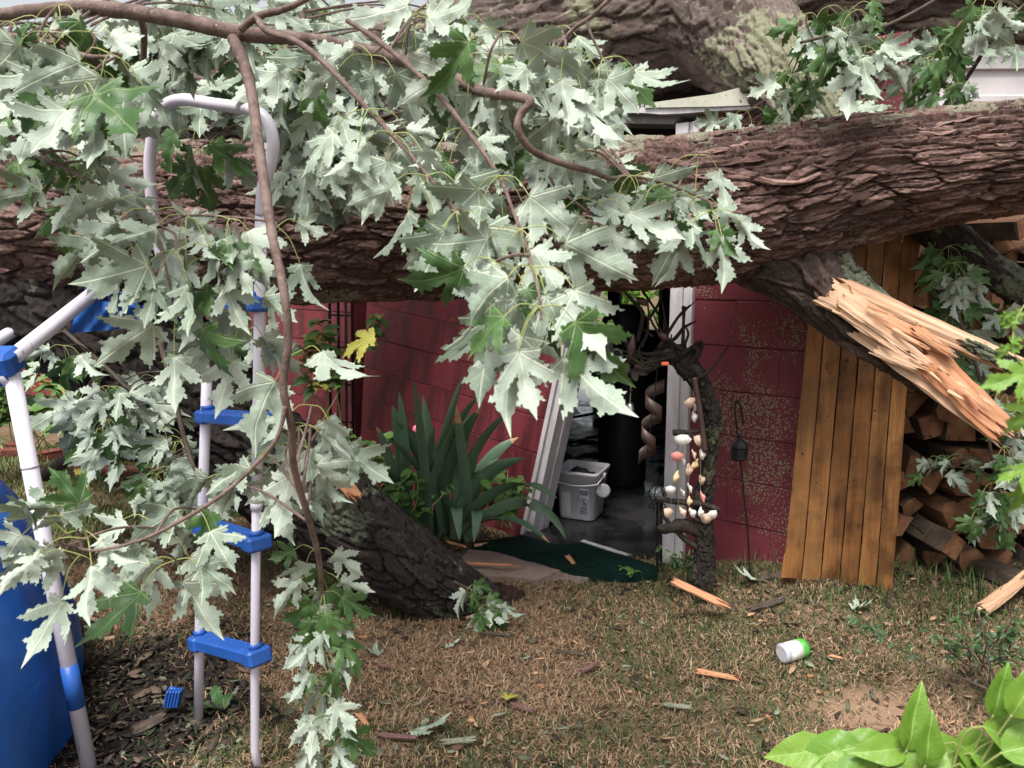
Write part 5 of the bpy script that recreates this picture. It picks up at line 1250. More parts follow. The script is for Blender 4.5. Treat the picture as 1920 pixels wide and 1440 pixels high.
# bright shrub in the right foreground
hy = thing('hydrangea', 'bright green broad leaved shrub in the bottom right foreground', 'shrub', P(1700, 1600, .95)); hb = MB()
hl = [(1500, 1400, 1.0, -80, .125, 0), (1560, 1395, .98, -75, .13, 1), (1640, 1400, .96, -95, .11, 0), (1700, 1395, .95, 170, .115, 2), (1735, 1425, .93, 178, .105, 2), (1720, 1410, .94, -60, .12, 1), (1790, 1380, .93, 60, .13, 1), (1845, 1350, .9, 60, .14, 0),
      (1865, 1330, .9, 175, .105, 2), (1800, 1420, .92, 95, .13, 1), (1880, 1400, .88, 120, .12, 0), (1900, 1330, .88, 165, .11, 2), (1600, 1440, .96, -100, .12, 1), (1680, 1450, .93, -40, .12, 0), (1860, 1440, .88, 45, .11, 1), (1915, 1300, .9, 140, .09, 0),
      (1560, 1440, 1.0, -60, .13, 1), (1760, 1445, .9, 20, .11, 0), (1610, 1390, 1.0, -85, .12, 1), (1680, 1385, .97, -70, .12, 0), (1750, 1400, .95, -88, .12, 1), (1820, 1400, .92, 75, .12, 0), (1870, 1375, .9, 100, .12, 1), (1660, 1420, .98, 160, .10, 2), (1900, 1420, .9, 80, .12, 0), (1530, 1425, 1.02, -88, .11, 1)]
for (x, y, Y, ang, sz, k) in hl:   # ang: leaf tip direction in the picture, 0 down, 90 right, 180 up
    x, y = 1720 + (x - 1720) * .98, y + 12
    b0 = P(x, y, Y); a = R(ang); d_ = Vector((math.sin(a), rng.uniform(-.3, .1), -math.cos(a) * .75)); dn = d_.normalized()
    if -101 < ang < -55: b0 = P(x + 55, y - 8, Y)
    put_leaf('leaf', OVAL[k], b0, d_, Vector((rng.uniform(-.3, .3), -.75, .8)), sz * .74 * rng.uniform(.9, 1.1), hy)
    hb.tube([b0, b0 - dn * .015 + Vector((0, .02, -.04)), P(1760, 1560, .95)], [.0013, .0016, .003], 6, True, 4)
hb.build('stems', M['petiole'], hy)
sp = thing('maple_seedling', 'blurred bright lime leaves at the right edge close to the camera', 'seedling', P(1960, 1000, .75)); hb = MB()
MP2 = []
for k in (0, 2):
    me = MAPLE[k].copy(); me.materials.clear(); me.materials.append(M['hyd']); me.polygons.foreach_set('material_index', np.zeros(len(me.polygons), np.int32)); MP2.append(me)
for (x, y, Y, tip, nr, sz, k) in [(1935, 700, .72, (-1, 0, -.25), (0, -.8, .6), .046, 0), (1940, 760, .74, (-.7, .1, -.9), (0, -1, .2), .036, 1), (1930, 880, .74, (-.8, 0, -.2), (0, -.5, .9), .034, 1), (1925, 905, .76, (-.2, 0, -1), (.2, -1, .1), .036, 0)]:
    b0 = P(x, y, Y); put_leaf('leaf', MP2[k], b0, tip, nr, sz, sp); hb.tube([b0, P(1965, y + 10, Y), P(1970, 1000, .75)], .0014, 5, True, 3)
for (x, y) in ((1890, 588), (1905, 600), (1895, 640), (1910, 655), (1902, 660), (1915, 585), (1885, 650)):
    put_leaf('leaf', MP2[0], P(x, y, .95), (rng.uniform(-1, 1), 0, rng.uniform(-1, .5)), (0, -1, .5), .018, sp)
hb.tube([P(1930, 560, .95), P(1905, 600, .95), P(1900, 660, .95), P(1935, 700, .95)], .0009, 5, True, 3)
hb.build('stems', M['petiole'], sp)

# ------------------------------------------------------------------ maple branches
LS = .86; DEN = .72
class Branch:
    def __init__(s, label, loc, mt=M['twig'], seed=0):
        s.t = thing('maple_branch', label, 'branch', loc); s.pts = []; s.pb = MB(); s.tb = MB(); s.mt = mt; s.r = random.Random(seed); s.n = 0
    def stem(s, pix, name='stem', sm=8):
        """pix: (px, py, Y, radius_px)"""
        pts = [P(a, b_, y) for a, b_, y, r_ in pix]; rad = [r_ * PXM(y) for a, b_, y, r_ in pix]
        pp, rr = crom(pts, rad, sm); rr = [q * (1 + .10 * math.sin(i * 2.3) * s.r.random()) for i, q in enumerate(rr)]
        MB().tube(pp, rr, 9).build(name, s.mt, s.t, True); s.pts += list(zip(pp, rr)); return s
    def node(s, px, py, Y, n=6, size=.12, ang=0, spread=75, under=.86, pet=.058, meshes=None, shade=0):
        r = s.r; N = P(px, py, Y)
        near = min(s.pts, key=lambda q: (q[0] - N).length_squared)[0] if s.pts else N
        if (near - N).length > .02:
            md = (near + N) / 2 + Vector((r.gauss(0, .008), r.gauss(0, .008), (near - N).length * .10))
            MB().tube([near, md, N], [.0030, .0026, .0021], 6, True, 5).build('twig', s.mt, s.t)
        n = max(2, int(round(n * DEN)))
        for k in range(n):
            a = R(ang + (k / max(1, n - 1) - .5) * 2 * spread + r.gauss(0, 14)); dep = r.uniform(-.75, .45)
            d = Vector((math.sin(a), dep, -math.cos(a))).normalized()
            L_ = pet * r.uniform(.6, 1.35); b0 = N + d * L_ + Vector((0, 0, -.2 * L_))
            s.pb.tube([N, N + d * L_ * .55 + Vector((0, 0, .12 * L_)), b0], [.0012, .0009, .0008], 5, True, 3)
            a2 = a * .62 + r.gauss(0, .28); tip = Vector((math.sin(a2), dep * .35 + r.gauss(0, .22), -math.cos(a2)))
            uf = r.random() < under
            nr = Vector((r.gauss(0, .55), 1.0 if uf else -1.0, r.gauss(.05, .38) if uf else r.gauss(.5, .35)))
            put_leaf('leaf', r.choice(meshes or MAPLE), b0, tip, nr, size * LS * r.uniform(.6, 1.15), s.t); s.n += 1
        return s
    def area(s, cx, cy, rx, ry, k, Y0, Y1, n=6, size=.12, **kw):
        for i in range(k):
            for _ in range(20):
                u, v_ = s.r.uniform(-1, 1), s.r.uniform(-1, 1)
                if u * u + v_ * v_ <= 1: break
            s.node(cx + u * rx, cy + v_ * ry, s.r.uniform(Y0, Y1), n, size * s.r.uniform(.9, 1.1), s.r.gauss(kw.get('ang', 0), 18), kw.get('spread', 70), kw.get('under', .86), kw.get('pet', .052), kw.get('meshes'))
        return s
    def done(s):
        if s.pb.v: s.pb.build('leaf_stalks', M['petiole'], s.t)['kind'] = 'stuff'
        return s
# A: the branch along the top with its twigs over the trunk
A = Branch('leafy maple branch sweeping along the top and drooping over the trunk centre', P(700, 90, 1.6), seed=1)
A.stem([(-80, 40, 1.55, 11), (90, 18, 1.55, 12), (200, 17, 1.55, 13.5), (330, 36, 1.55, 14), (450, 62, 1.55, 14), (560, 72, 1.56, 12), (660, 88, 1.58, 11), (760, 115, 1.55, 11), (840, 142, 1.48, 11), (905, 172, 1.42, 10), (960, 180, 1.34, 9), (994, 190, 1.3, 8.5),
        (976, 215, 1.3, 7), (972, 245, 1.3, 7), (1000, 283, 1.32, 6.5), (1060, 308, 1.36, 6), (1110, 322, 1.42, 5), (1145, 335, 1.48, 4.5), (1180, 330, 1.53, 3), (1250, 345, 1.5, 2.5), (1330, 378, 1.48, 2)])
A.stem([(452, 55, 1.52, 7), (485, 30, 1.5, 6.5), (530, 18, 1.48, 6), (580, -5, 1.46, 5), (640, -50, 1.44, 5)], 'side_stem')
A.stem([(483, 33, 1.5, 6), (500, 58, 1.48, 5.5), (560, 80, 1.45, 5.5), (620, 130, 1.42, 5), (690, 205, 1.38, 5), (760, 280, 1.34, 4.5), (815, 345, 1.3, 4), (856, 397, 1.27, 3.5)], 'side_stem')
A.stem([(650, 38, 1.5, 4), (700, 70, 1.48, 5), (760, 118, 1.44, 5), (820, 175, 1.40, 5), (880, 250, 1.36, 4.5), (935, 330, 1.3, 4), (960, 390, 1.22, 3.5), (990, 470, 1.12, 3), (1010, 550, 1.05, 2.6), (1015, 600, 1.02, 2)], 'side_stem')
A.stem([(1165, -25, 1.4, 4), (1110, 30, 1.42, 4), (1075, 55, 1.44, 4), (1030, 110, 1.46, 3), (1000, 160, 1.5, 2.5)], 'side_stem')
A.stem([(1040, 350, 1.5, 2.6), (1100, 395, 1.46, 2.6), (1150, 430, 1.44, 2.4), (1180, 458, 1.42, 2)], 'side_stem')
A.stem([(262, 30, 1.6, 6), (270, 70, 1.66, 6), (262, 180, 1.7, 5), (240, 280, 1.75, 4)], 'side_stem')
for q in [(690, 205, 1.36, 7, .115), (740, 250, 1.34, 6, .115), (800, 330, 1.3, 5, .11), (856, 397, 1.25, 9, .125), (870, 240, 1.38, 5, .10), (935, 330, 1.28, 7, .12), (975, 430, 1.14, 7, .125), (1000, 500, 1.07, 7, .13), (1010, 575, 1.02, 7, .125), (930, 490, 1.1, 6, .13),
          (1000, 150, 1.45, 5, .12), (1060, 90, 1.40, 6, .13), (940, 60, 1.40, 6, .13), (890, 100, 1.42, 5, .13), (1130, 110, 1.42, 5, .12), (1180, 330, 1.5, 5, .10), (1240, 345, 1.5, 6, .11), (1300, 370, 1.48, 6, .115), (1335, 395, 1.47, 7, .12), (1190, 330, 1.52, 6, .105), (1120, 380, 1.46, 5, .12), (1310, 290, 1.6, 4, .10)]:
    A.node(*q[:3], q[3], q[4], pet=.055)
A.area(1010, 140, 120, 95, 8, 1.5, 1.75, 5, .125)
A.area(1080, 230, 75, 55, 5, 1.6, 1.8, 5, .12, under=.5)
A.area(760, 60, 150, 70, 8, 1.5, 1.8, 5, .12)
A.done()
# B: the long stem hanging in front of the ladder
B_ = Branch('long thin maple branch hanging straight down before the ladder to the grass', P(540, 900, 1.4), seed=2)
B_.stem([(435, 70, 1.53, 9.5), (452, 105, 1.52, 11), (470, 165, 1.5, 10), (482, 250, 1.42, 9.5), (496, 350, 1.34, 9.5), (512, 450, 1.24, 9), (533, 550, 1.20, 8.5), (540, 640, 1.20, 8), (531, 725, 1.20, 8), (546, 800, 1.22, 7.5), (552, 880, 1.26, 7), (578, 970, 1.32, 6.5), (598, 1050, 1.40, 5.5), (604, 1130, 1.47, 4.5), (609, 1240, 1.48, 3.8), (612, 1340, 1.48, 3), (608, 1445, 1.48, 2.5)])
B_.stem([(535, 762, 1.2, 5), (520, 820, 1.2, 4), (480, 870, 1.2, 4), (420, 925, 1.2, 4), (350, 970, 1.2, 4), (270, 1010, 1.2, 3.5), (180, 1032, 1.18, 3), (130, 1020, 1.25, 2.5)], 'side_stem')
B_.stem([(512, 420, 1.5, 6), (490, 450, 1.55, 6), (462, 472, 1.6, 5), (420, 480, 1.6, 3)], 'side_stem')
B_.stem([(505, 415, 1.46, 2.5), (440, 408, 1.44, 2.5), (350, 405, 1.42, 2.5), (290, 430, 1.4, 2)], 'side_stem')
for q in [(350, 405, 1.40, 7, .125, 0), (290, 395, 1.42, 6, .12, -20), (430, 410, 1.42, 6, .12, 10), (520, 425, 1.44, 4, .115, 30), (330, 470, 1.36, 6, .125, 0), (400, 480, 1.38, 6, .13, 0), (440, 520, 1.4, 5, .125, 5), (330, 590, 1.36, 4, .13, -10), (455, 600, 1.42, 4, .13, 0), (250, 460, 1.46, 5, .11, -35),
          (430, 630, 1.44, 3, .13, 0), (570, 655, 1.34, 2, .15, 20), (560, 800, 1.42, 6, .10, 20), (500, 850, 1.42, 6, .10, -20), (575, 860, 1.42, 5, .10, 20), (540, 830, 1.4, 4, .12, 0)]:
    B_.node(*q[:3], q[3], q[4], q[5])
B_.area(580, 800, 35, 60, 3, 1.4, 1.5, 3, .11)
for (x, y) in ((590, 1030), (600, 1075), (606, 1110), (604, 1150), (608, 1185), (606, 1220), (612, 1260), (610, 1300), (610, 1340), (612, 1380), (608, 1420)):
    B_.node(x, y, 1.46, 5, .088, 0, 85, .72, .035)
for q in [(440, 905, 1.40, 4, .11, -30), (370, 955, 1.38, 4, .12, -40), (300, 990, 1.36, 5, .12, -30), (330, 1050, 1.34, 5, .13, -20)]:
    B_.node(*q[:3], q[3], q[4], q[5])
for q in [(165, 1010, 1.2, 6, .105, -60), (140, 970, 1.2, 5, .105, -120), (150, 1040, 1.2, 4, .10, -40), (125, 1000, 1.2, 4, .11, 170)]:
    B_.node(*q[:3], q[3], q[4], q[5])
B_.done()
# C: foliage in the upper left corner, and the shaded spray behind the hanging stem
C_ = Branch('pale leafy maple branch filling the upper left corner', P(120, 120, 1.5), seed=3)
C_.stem([(-60, 60, 1.5, 7), (40, 70, 1.48, 6), (110, 85, 1.45, 5), (165, 105, 1.4, 4), (240, 105, 1.35, 3)])
C_.stem([(-30, 240, 1.5, 5), (30, 262, 1.5, 5), (80, 295, 1.5, 4), (190, 350, 1.5, 3)], 'side_stem')
for q in [(155, 155, 1.3, 5, .15, 0), (205, 100, 1.3, 4, .13, -20), (90, 60, 1.4, 6, .12, 0), (170, 60, 1.4, 5, .12, 0), (40, 110, 1.5, 6, .12, 0), (20, 40, 1.5, 6, .12, 0), (110, 10, 1.5, 5, .12, 0), (185, 130, 1.4, 3, .12, -20)]: C_.node(*q[:3], q[3], q[4], q[5], under=.8)
C_.area(70, 260, 90, 50, 5, 1.5, 1.8, 4, .115, under=.4, ang=10)
C_.area(150, 345, 70, 40, 4, 1.5, 1.75, 4, .11, under=.5)
C_.area(200, 50, 170, 40, 7, 1.7, 1.95, 5, .13)
C_.area(60, 160, 90, 70, 6, 1.7, 1.9, 5, .13)
C_.area(420, 20, 120, 40, 6, 1.7, 2.0, 5, .13)
C_.area(110, 130, 110, 60, 5, 1.45, 1.7, 5, .13)
C_.done()
E = Branch('shaded grey green spray of maple leaves hanging behind the long thin branch', P(600, 250, 2.1), seed=4)
E.stem([(560, -20, 2.1, 6), (575, 80, 2.1, 6), (600, 200, 2.1, 5), (620, 320, 2.1, 3)])
E.area(600, 150, 95, 110, 13, 2.0, 2.3, 5, .15)
E.area(620, 300, 75, 80, 9, 2.0, 2.2, 5, .15, spread=40)
E.area(420, 120, 110, 50, 6, 2.2, 2.5, 5, .15)
E.area(850, 110, 130, 70, 8, 2.2, 2.5, 5, .15)
E.area(880, 240, 140, 60, 8, 2.2, 2.5, 5, .15)
E.area(410, 260, 60, 30, 2, 2.2, 2.3, 4, .15, under=.2)
E.area(640, 20, 120, 40, 7, 2.2, 2.6, 5, .16)
E.area(130, 170, 80, 50, 4, 2.3, 2.6, 5, .15)
E.done()
# D: the spray behind the ladder's feet, low on the plunging limb
Dd = Branch('low maple spray behind the ladder beside the pool', P(250, 800, 2.6), M['twig_dark'], seed=5)
Dd.stem([(300, 640, 2.6, 6), (322, 720, 2.5, 5), (345, 820, 2.45, 4.5), (365, 880, 2.4, 3.5), (385, 930, 2.4, 2.5)])
Dd.stem([(80, 893, 3.6, 12), (130, 862, 3.55, 12), (200, 850, 3.5, 12), (270, 858, 3.45, 11), (340, 866, 3.4, 10), (420, 872, 3.3, 9)], 'side_stem')
Dd.stem([(120, 620, 2.8, 4), (200, 690, 2.75, 4), (270, 760, 2.7, 3)], 'side_stem')
Dd.area(230, 750, 130, 65, 13, 2.45, 2.9, 6, .15, under=.72)
Dd.area(330, 850, 70, 60, 6, 2.4, 2.6, 5, .13)
Dd.area(130, 650, 60, 25, 3, 2.6, 2.9, 5, .14, under=.45)
Dd.area(360, 930, 90, 40, 5, 2.3, 2.6, 5, .13)
Dd.area(450, 620, 80, 50, 3, 2.3, 2.6, 4, .15, under=.6)
Dd.done()
# F, H: upper right sprays
F_ = Branch('bright maple spray hanging in front of the upper trunk at the right', P(1570, 110, 2.5), M['twig_dark'], seed=6)
F_.stem([(1770, -10, 2.5, 3), (1700, 30, 2.5, 3), (1640, 55, 2.5, 3.2), (1560, 66, 2.5, 3), (1500, 80, 2.5, 2.5)])
F_.area(1580, 40, 100, 40, 9, 2.45, 2.7, 4, .14, under=.55)
F_.area(1500, 110, 30, 40, 3, 2.6, 2.9, 4, .13, under=.6)
F_.area(1600, 95, 40, 20, 2, 2.45, 2.5, 4, .17, under=.8)
F_.done()
H_ = Branch('upright green maple shoot rising behind the trunk at the upper right', P(1780, 240, 2.9), M['twig_dark'], seed=7)
H_.stem([(1785, 235, 2.95, 4), (1795, 180, 2.95, 4), (1830, 120, 2.9, 3.5), (1870, 60, 2.85, 3), (1930, 0, 2.8, 3)])
H_.stem([(1760, 160, 2.9, 3), (1730, 130, 2.9, 2.5), (1690, 105, 2.9, 2)], 'side_stem')
H_.area(1790, 130, 75, 70, 10, 2.75, 3.0, 4, .13, under=.35)
H_.area(1850, 40, 55, 45, 5, 2.7, 2.9, 4, .14, under=.5)
H_.area(1650, 210, 110, 35, 11, 2.85, 3.1, 5, .12, under=.45)
H_.area(1540, 225, 60, 25, 4, 2.9, 3.1, 5, .12, under=.6)
H_.area(1420, 225, 60, 35, 6, 3.0, 3.2, 4, .13, under=.4)
H_.done()
# K: dark leaves over the woodpile
K = Branch('dark leafy maple branch draped over the woodpile', P(1820, 760, 2.85), M['twig_dark'], seed=8)
K.stem([(1740, 430, 2.9, 4), (1775, 500, 2.88, 4), (1800, 600, 2.85, 3.5), (1840, 720, 2.85, 3), (1860, 860, 2.85, 3), (1890, 1000, 2.85, 2)])
K.area(1770, 470, 40, 30, 4, 2.75, 2.95, 5, .12, under=.35)
K.area(1830, 560, 80, 70, 9, 2.8, 3.0, 5, .12, under=.4)
K.area(1790, 640, 60, 50, 5, 2.8, 3.0, 5, .12, under=.5)
K.area(1880, 850, 50, 130, 10, 2.75, 3.0, 5, .12, under=.35)
K.area(1870, 990, 60, 50, 5, 2.85, 3.0, 4, .11, under=.35)
K.area(1760, 850, 50, 120, 5, 3.0, 3.1, 3, .10, under=.4)
K.done()
# Q: sprig at the foot of the plunging limb
Q = Branch('short leafy maple sprig crushed under the limb foot', P(900, 1130, 2.95), M['twig_dark'], seed=9)
Q.stem([(850, 1090, 2.95, 3), (890, 1110, 2.95, 3), (930, 1135, 2.95, 2)])
for q in [(880, 1100, 2.93, 5, .11, 20), (905, 1120, 2.93, 6, .11, 30), (930, 1130, 2.92, 5, .12, 10), (900, 1140, 2.9, 5, .10, 50)]: Q.node(*q[:3], q[3], q[4], q[5], under=.5, pet=.03)
Q.done()

# ------------------------------------------------------------------ debris on the lawn
def lay(name, a, b_, wpx, th, mt, seed, label, cat_, group=None, jag=.3, lift=(.026, .026), nth=26, ns=20):
    A_, B2 = G(*a), G(*b_); A_.z += lift[0]; B2.z += lift[1]
    o = splinter(name, A_, B2, wpx * PXM(A_.y), th, mt, None, seed, jag, .2, nth, ns, up=(.1, -.15, 1), taper=.3); return tag(o, label, cat_, group)
e_ = G(1388, 1160); e_.z += .025
o = splinter('wood_splinter', P(1236, 1078, e_.y + .10), e_, .05, .02, M['wood_orange'], None, 101, .3, .2, 26, 24, up=(.1, -.3, 1), taper=.2); tag(o, 'long pointed orange splinter lying before the driftwood post', 'splinter')
lay('wood_splinter', (1815, 1176), (1940, 1120), 30, .04, M['wood_fresh'], 102, 'thick pale orange splinter entering at the right edge', 'splinter', lift=(.03, .13))
lay('wood_splinter', (1285, 1266), (1400, 1288), 17, .018, M['wood_orange'], 103, 'orange splinter on the grass below the jar', 'splinter')
lay('wood_splinter', (1548, 1240), (1585, 1248), 7, .008, M['wood_orange'], 104, 'small orange sliver right of the jar', 'splinter')
lay('wood_splinter', (830, 1072), (1000, 1080), 8, .012, M['wood_orange'], 105, 'straight thin orange splinter along the paving stone', 'splinter', lift=(.05, .05))
lay('wood_splinter', (975, 1010), (1035, 1026), 6, .008, M['wood_orange'], 106, 'orange splinter on the back of the green mat', 'splinter', lift=(.06, .06))
lay('wood_splinter', (1060, 1062), (1080, 1080), 12, .012, M['wood_orange'], 107, 'stubby orange chip at the front of the green mat', 'splinter', lift=(.07, .05))
lay('wood_splinter', (668, 1345), (695, 1380), 12, .01, M['wood_orange'], 108, 'reddish bark chip beside the hanging branch tip', 'splinter')
lay('bark_piece', (695, 1392), (798, 1398), 13, .02, noisy('red_bark', (.14, .07, .06), (.24, .14, .13), 20, .8, .2, .8, .008), 109, 'dark red strip of bark near the bottom edge', 'bark')
lay('bark_piece', (810, 1408), (905, 1398), 16, .015, noisy('lichen_bark', (.17, .17, .12), (.33, .35, .25), 30, .85, .2, .8, .008), 110, 'greenish lichened bark strip near the bottom edge', 'bark')
LB = bpy.data.materials['lichen_bark']; RB = bpy.data.materials['red_bark']
lay('bark_piece', (1230, 1332), (1312, 1342), 13, .015, LB, 111, 'pale lichened bark piece below the orange splinter', 'bark')
lay('bark_piece', (1385, 1160), (1490, 1128), 15, .025, M['twig_dark'], 112, 'lichened grey stick on the grass before the boards', 'stick')
lay('bark_piece', (1400, 1100), (1520, 1082), 16, .03, M['twig_dark'], 113, 'mossy rotten stick at the foot of the red wall', 'stick')
lay('bark_piece', (1080, 1275), (1130, 1250), 13, .015, RB, 114, 'brown bark chip in the middle of the lawn', 'bark')
lay('bark_piece', (1030, 1230), (1112, 1240), 6, .012, M['twig_dark'], 115, 'thin dark twig above the brown bark chip', 'stick')
lay('bark_piece', (890, 1198), (975, 1202), 7, .014, M['twig_dark'], 116, 'dark stick on the lawn left of the limb shadow', 'stick')
lay('bark_piece', (950, 1330), (1010, 1348), 13, .012, RB, 117, 'curled brown bark flake in the lower middle', 'bark')
lay('bark_piece', (700, 1258), (735, 1262), 8, .012, RB, 118, 'small red bark chip right of the hanging branch', 'bark')
lay('bark_piece', (235, 1395), (330, 1345), 28, .03, M['twig_dark'], 119, 'rotten grey wood chunk on the mulch', 'bark')
lay('wood_splinter', (150, 1163), (215, 1185), 10, .012, M['wood_fresh'], 120, 'pale splinter on the soil beside the pool leg', 'splinter')
lay('wood_splinter', (190, 1212), (222, 1204), 13, .01, M['wood_fresh'], 121, 'pale wood chip on the edge of the mulch', 'splinter')
lay('wood_splinter', (620, 888), (662, 940), 22, .02, M['wood_orange'], 122, 'split orange wood standing on the dark limb', 'splinter', lift=(.0, .0))
o = bpy.data.objects['wood_splinter.%03d' % (len([q for q in bpy.data.objects if q.name.startswith('wood_splinter')]) - 1)]
o.location = P(640, 915, 2.95)
lay('wood_splinter', (868, 1172), (900, 1160), 8, .012, M['wood_fresh'], 123, 'pale stick under the leafy sprig at the limb foot', 'splinter')
lay('wood_splinter', (885, 1040), (920, 1035), 8, .012, M['wood_fresh'], 124, 'pale chip at the iris foot', 'splinter', lift=(.05, .05))
lay('wood_splinter', (830, 1030), (880, 1044), 9, .012, M['wood_orange'], 125, 'orange chip between the iris and the paving stone', 'splinter', lift=(.05, .05))
lay('wood_splinter', (180, 1028), (222, 1034), 14, .012, M['wood_orange'], 126, 'orange chip on the lawn behind the blown leaves', 'splinter')
MB().tube([G(1030, 1442, .01), G(1090, 1412, .015), G(1155, 1388, .012)], [.004, .004, .002], 6, True, 4).build('thin_twig', M['twig_dark']).__setitem__('label', 'thin bare twig at the bottom centre of the lawn')
bpy.data.objects['thin_twig']['category'] = 'twig'
for i, (x, y, sz, tip, lab, yel, un) in enumerate([(770, 1370, .13, (1, .3, 0), 'large pale maple leaf lying near the bottom left of the lawn', 0, 1), (835, 1208, .07, (1, .2, 0), 'small pale maple leaf right of the limb shadow', 0, 1), (712, 1226, .09, (-1, .3, .1), 'light green leaf lying beside the hanging branch', 0, 1),
        (950, 1312, .06, (.4, .6, 0), 'small tan oak-like leaf in the lower centre', 1, 0), (1420, 1085, .10, (-1, .2, 0), 'pale leaf at the foot of the red wall', 0, 1), (1600, 1142, .09, (1, .2, 0), 'grey green leaf on the grass before the boards', 0, 1), (420, 1330, .17, (-1, .3, 0), 'broad dark green leaf behind the ladder foot', 0, 0)]):
    o = put_leaf('fallen_leaf', YEL[1] if yel else MAPLE[i % 8], G(x, y, .02), tip, (0, .2 * (-1 if un else 1), -1 if un else 1), sz, None); tag(o, lab, 'leaf')
CH = []
for i in range(5):
    r_ = random.Random(i); k = 6; ring = [(math.cos(2 * math.pi * j / k) * r_.uniform(.6, 1.1), math.sin(2 * math.pi * j / k) * r_.uniform(.25, .5)) for j in range(k)]
    v = [(x, y, 0) for x, y in ring] + [(x * .85, y * .8, .22 + r_.uniform(-.1, .1)) for x, y in ring]
    CH.append((v, [tuple(reversed(range(k))), tuple(range(k, 2 * k))] + [(j, (j + 1) % k, (j + 1) % k + k, j + k) for j in range(k)]))
chip_m = [M['wood_fresh'], M['wood_orange'], RB, LB, M['twig_dark']]
CM = []
for v, f in CH:
    for m_ in chip_m:
        me = mesh(v, f, False, {'bk': np.array(v) * .03}); me.materials.append(m_); CM.append(me)
def chips(n, x0, x1, y0, y1, lab, grp, s0=.008, s1=.024, sel=None):
    for i in range(n):
        p = G(rng.uniform(x0, x1), rng.uniform(y0, y1)); o = add('wood_chip', rng.choice(sel or CM), None, None, p + Vector((0, 0, .006)))
        o.rotation_euler = (rng.uniform(-.3, .3), rng.uniform(-.3, .3), rng.uniform(0, 6.28)); s_ = rng.uniform(s0, s1); o.scale = (s_, s_, s_); tag(o, lab, 'wood chip', grp)
chips(70, 640, 1900, 1110, 1430, 'small wood or bark chip scattered on the dry lawn', 'chips scattered on the lawn')
chips(80, 130, 460, 1130, 1436, 'small dark chip lying on the mulch by the pool', 'chips on the mulch', .008, .03, [CM[i] for i in range(25) if i % 5 in (2, 3, 4, 4, 2)] + CM[:2])
chips(26, 860, 1220, 1020, 1095, 'small splinter chip by the door mat and paving stones', 'chips by the doorway')
# torn soil mound at the limb foot
VV = []; k1, k2 = 26, 10; c0 = G(935, 1125)
for i in range(k2):
    for j in range(k1):
        a = 2 * math.pi * j / k1; r_ = 1 - i / (k2 - 1); VV.append((c0.x + .17 * r_ * math.cos(a) + rng.uniform(-.01, .01), c0.y + .13 * r_ * math.sin(a) + rng.uniform(-.01, .01), c0.z - .03 + .10 * (1 - r_ * r_) + rng.uniform(-.012, .012)))
FF = [(i * k1 + j, i * k1 + (j + 1) % k1, (i + 1) * k1 + (j + 1) % k1, (i + 1) * k1 + j) for i in range(k2 - 1) for j in range(k1)]
o = obj('soil_mound', VV, FF, M['soil']); tag(o, 'small mound of torn dark soil at the limb foot', 'soil')

# ------------------------------------------------------------------ grass: dry and green blades
def blades(name, n, x0, x1, y0, y1, hmin, hmax, mats_cols, dens, flat, label, seed, wd=.0016):
    r_ = np.random.default_rng(seed)
    x = r_.uniform(x0, x1, n * 3); y = r_.uniform(y0, y1, n * 3); keep = r_.random(n * 3) < dens(x, y)
    # only in front of the garage wall line, outside mat and slab
    side = ((x * WI.x + (y - WO.y) * WI.y) < -.03) | ((x * WT.x + (y - WO.y) * WT.y > 1.6) & (y < 3.15))
    inview = np.abs(x) < y * .72 + .05
    keep &= side & inview; x = x[keep][:n]; y = y[keep][:n]; m_ = len(x)
    a = r_.uniform(0, 2 * math.pi, m_); ln = r_.uniform(hmin, hmax, m_); lean = np.clip(r_.normal(flat, .25, m_), .05, 1.5)
    dx, dy = np.cos(a), np.sin(a); z = gzz(x, y)
    p0 = np.stack([x, y, z], 1); d1 = np.stack([dx * np.sin(lean * .7), dy * np.sin(lean * .7), np.cos(lean * .7)], 1); d2 = np.stack([dx * np.sin(lean * 1.25), dy * np.sin(lean * 1.25), np.cos(lean * 1.25)], 1)
    sd_ = np.stack([-dy, dx, 0 * dx], 1) * wd * r_.uniform(.6, 1.5, m_)[:, None]
    p1 = p0 + d1 * (ln * .55)[:, None]; p2 = p1 + d2 * (ln * .45)[:, None]; p2[:, 2] = np.maximum(p2[:, 2], z + .002)
    V = np.stack([p0 - sd_, p0 + sd_, p1 + sd_ * .8, p1 - sd_ * .8, p2], 1).reshape(-1, 3); b0 = np.arange(m_) * 5
    F = np.concatenate([np.stack([b0, b0 + 1, b0 + 2], 1), np.stack([b0, b0 + 2, b0 + 3], 1), np.stack([b0 + 3, b0 + 2, b0 + 4], 1)])
    t = np.repeat(r_.random(m_), 5)
    m = mat(name + '_mat', mats_cols[0], .7, .25); q = NB(m); q.base(q.ramp(q.attr('tone').outputs['Fac'], [(i / (len(mats_cols) - 1), c_) for i, c_ in enumerate(mats_cols)]))
    o = obj(name, V, F, m, None, False, {'tone': t}, Vector((0, 2.5, 0))); return tag(o, label, 'grass', kind='stuff')
gp = lambda x, y: ss(.43, .55, fbm(x * 1.5 + 3, y * 1.9, seed=77, o=4) + .10 * ss(.3, -.8, x))
tu = lambda x, y: ss(.38, .58, fbm(x * 9, y * 9, seed=91, o=3))
nb_ = lambda x, y: (1 - .95 * mulch_f(x, y)) * (1 - .9 * bare_f(x, y))
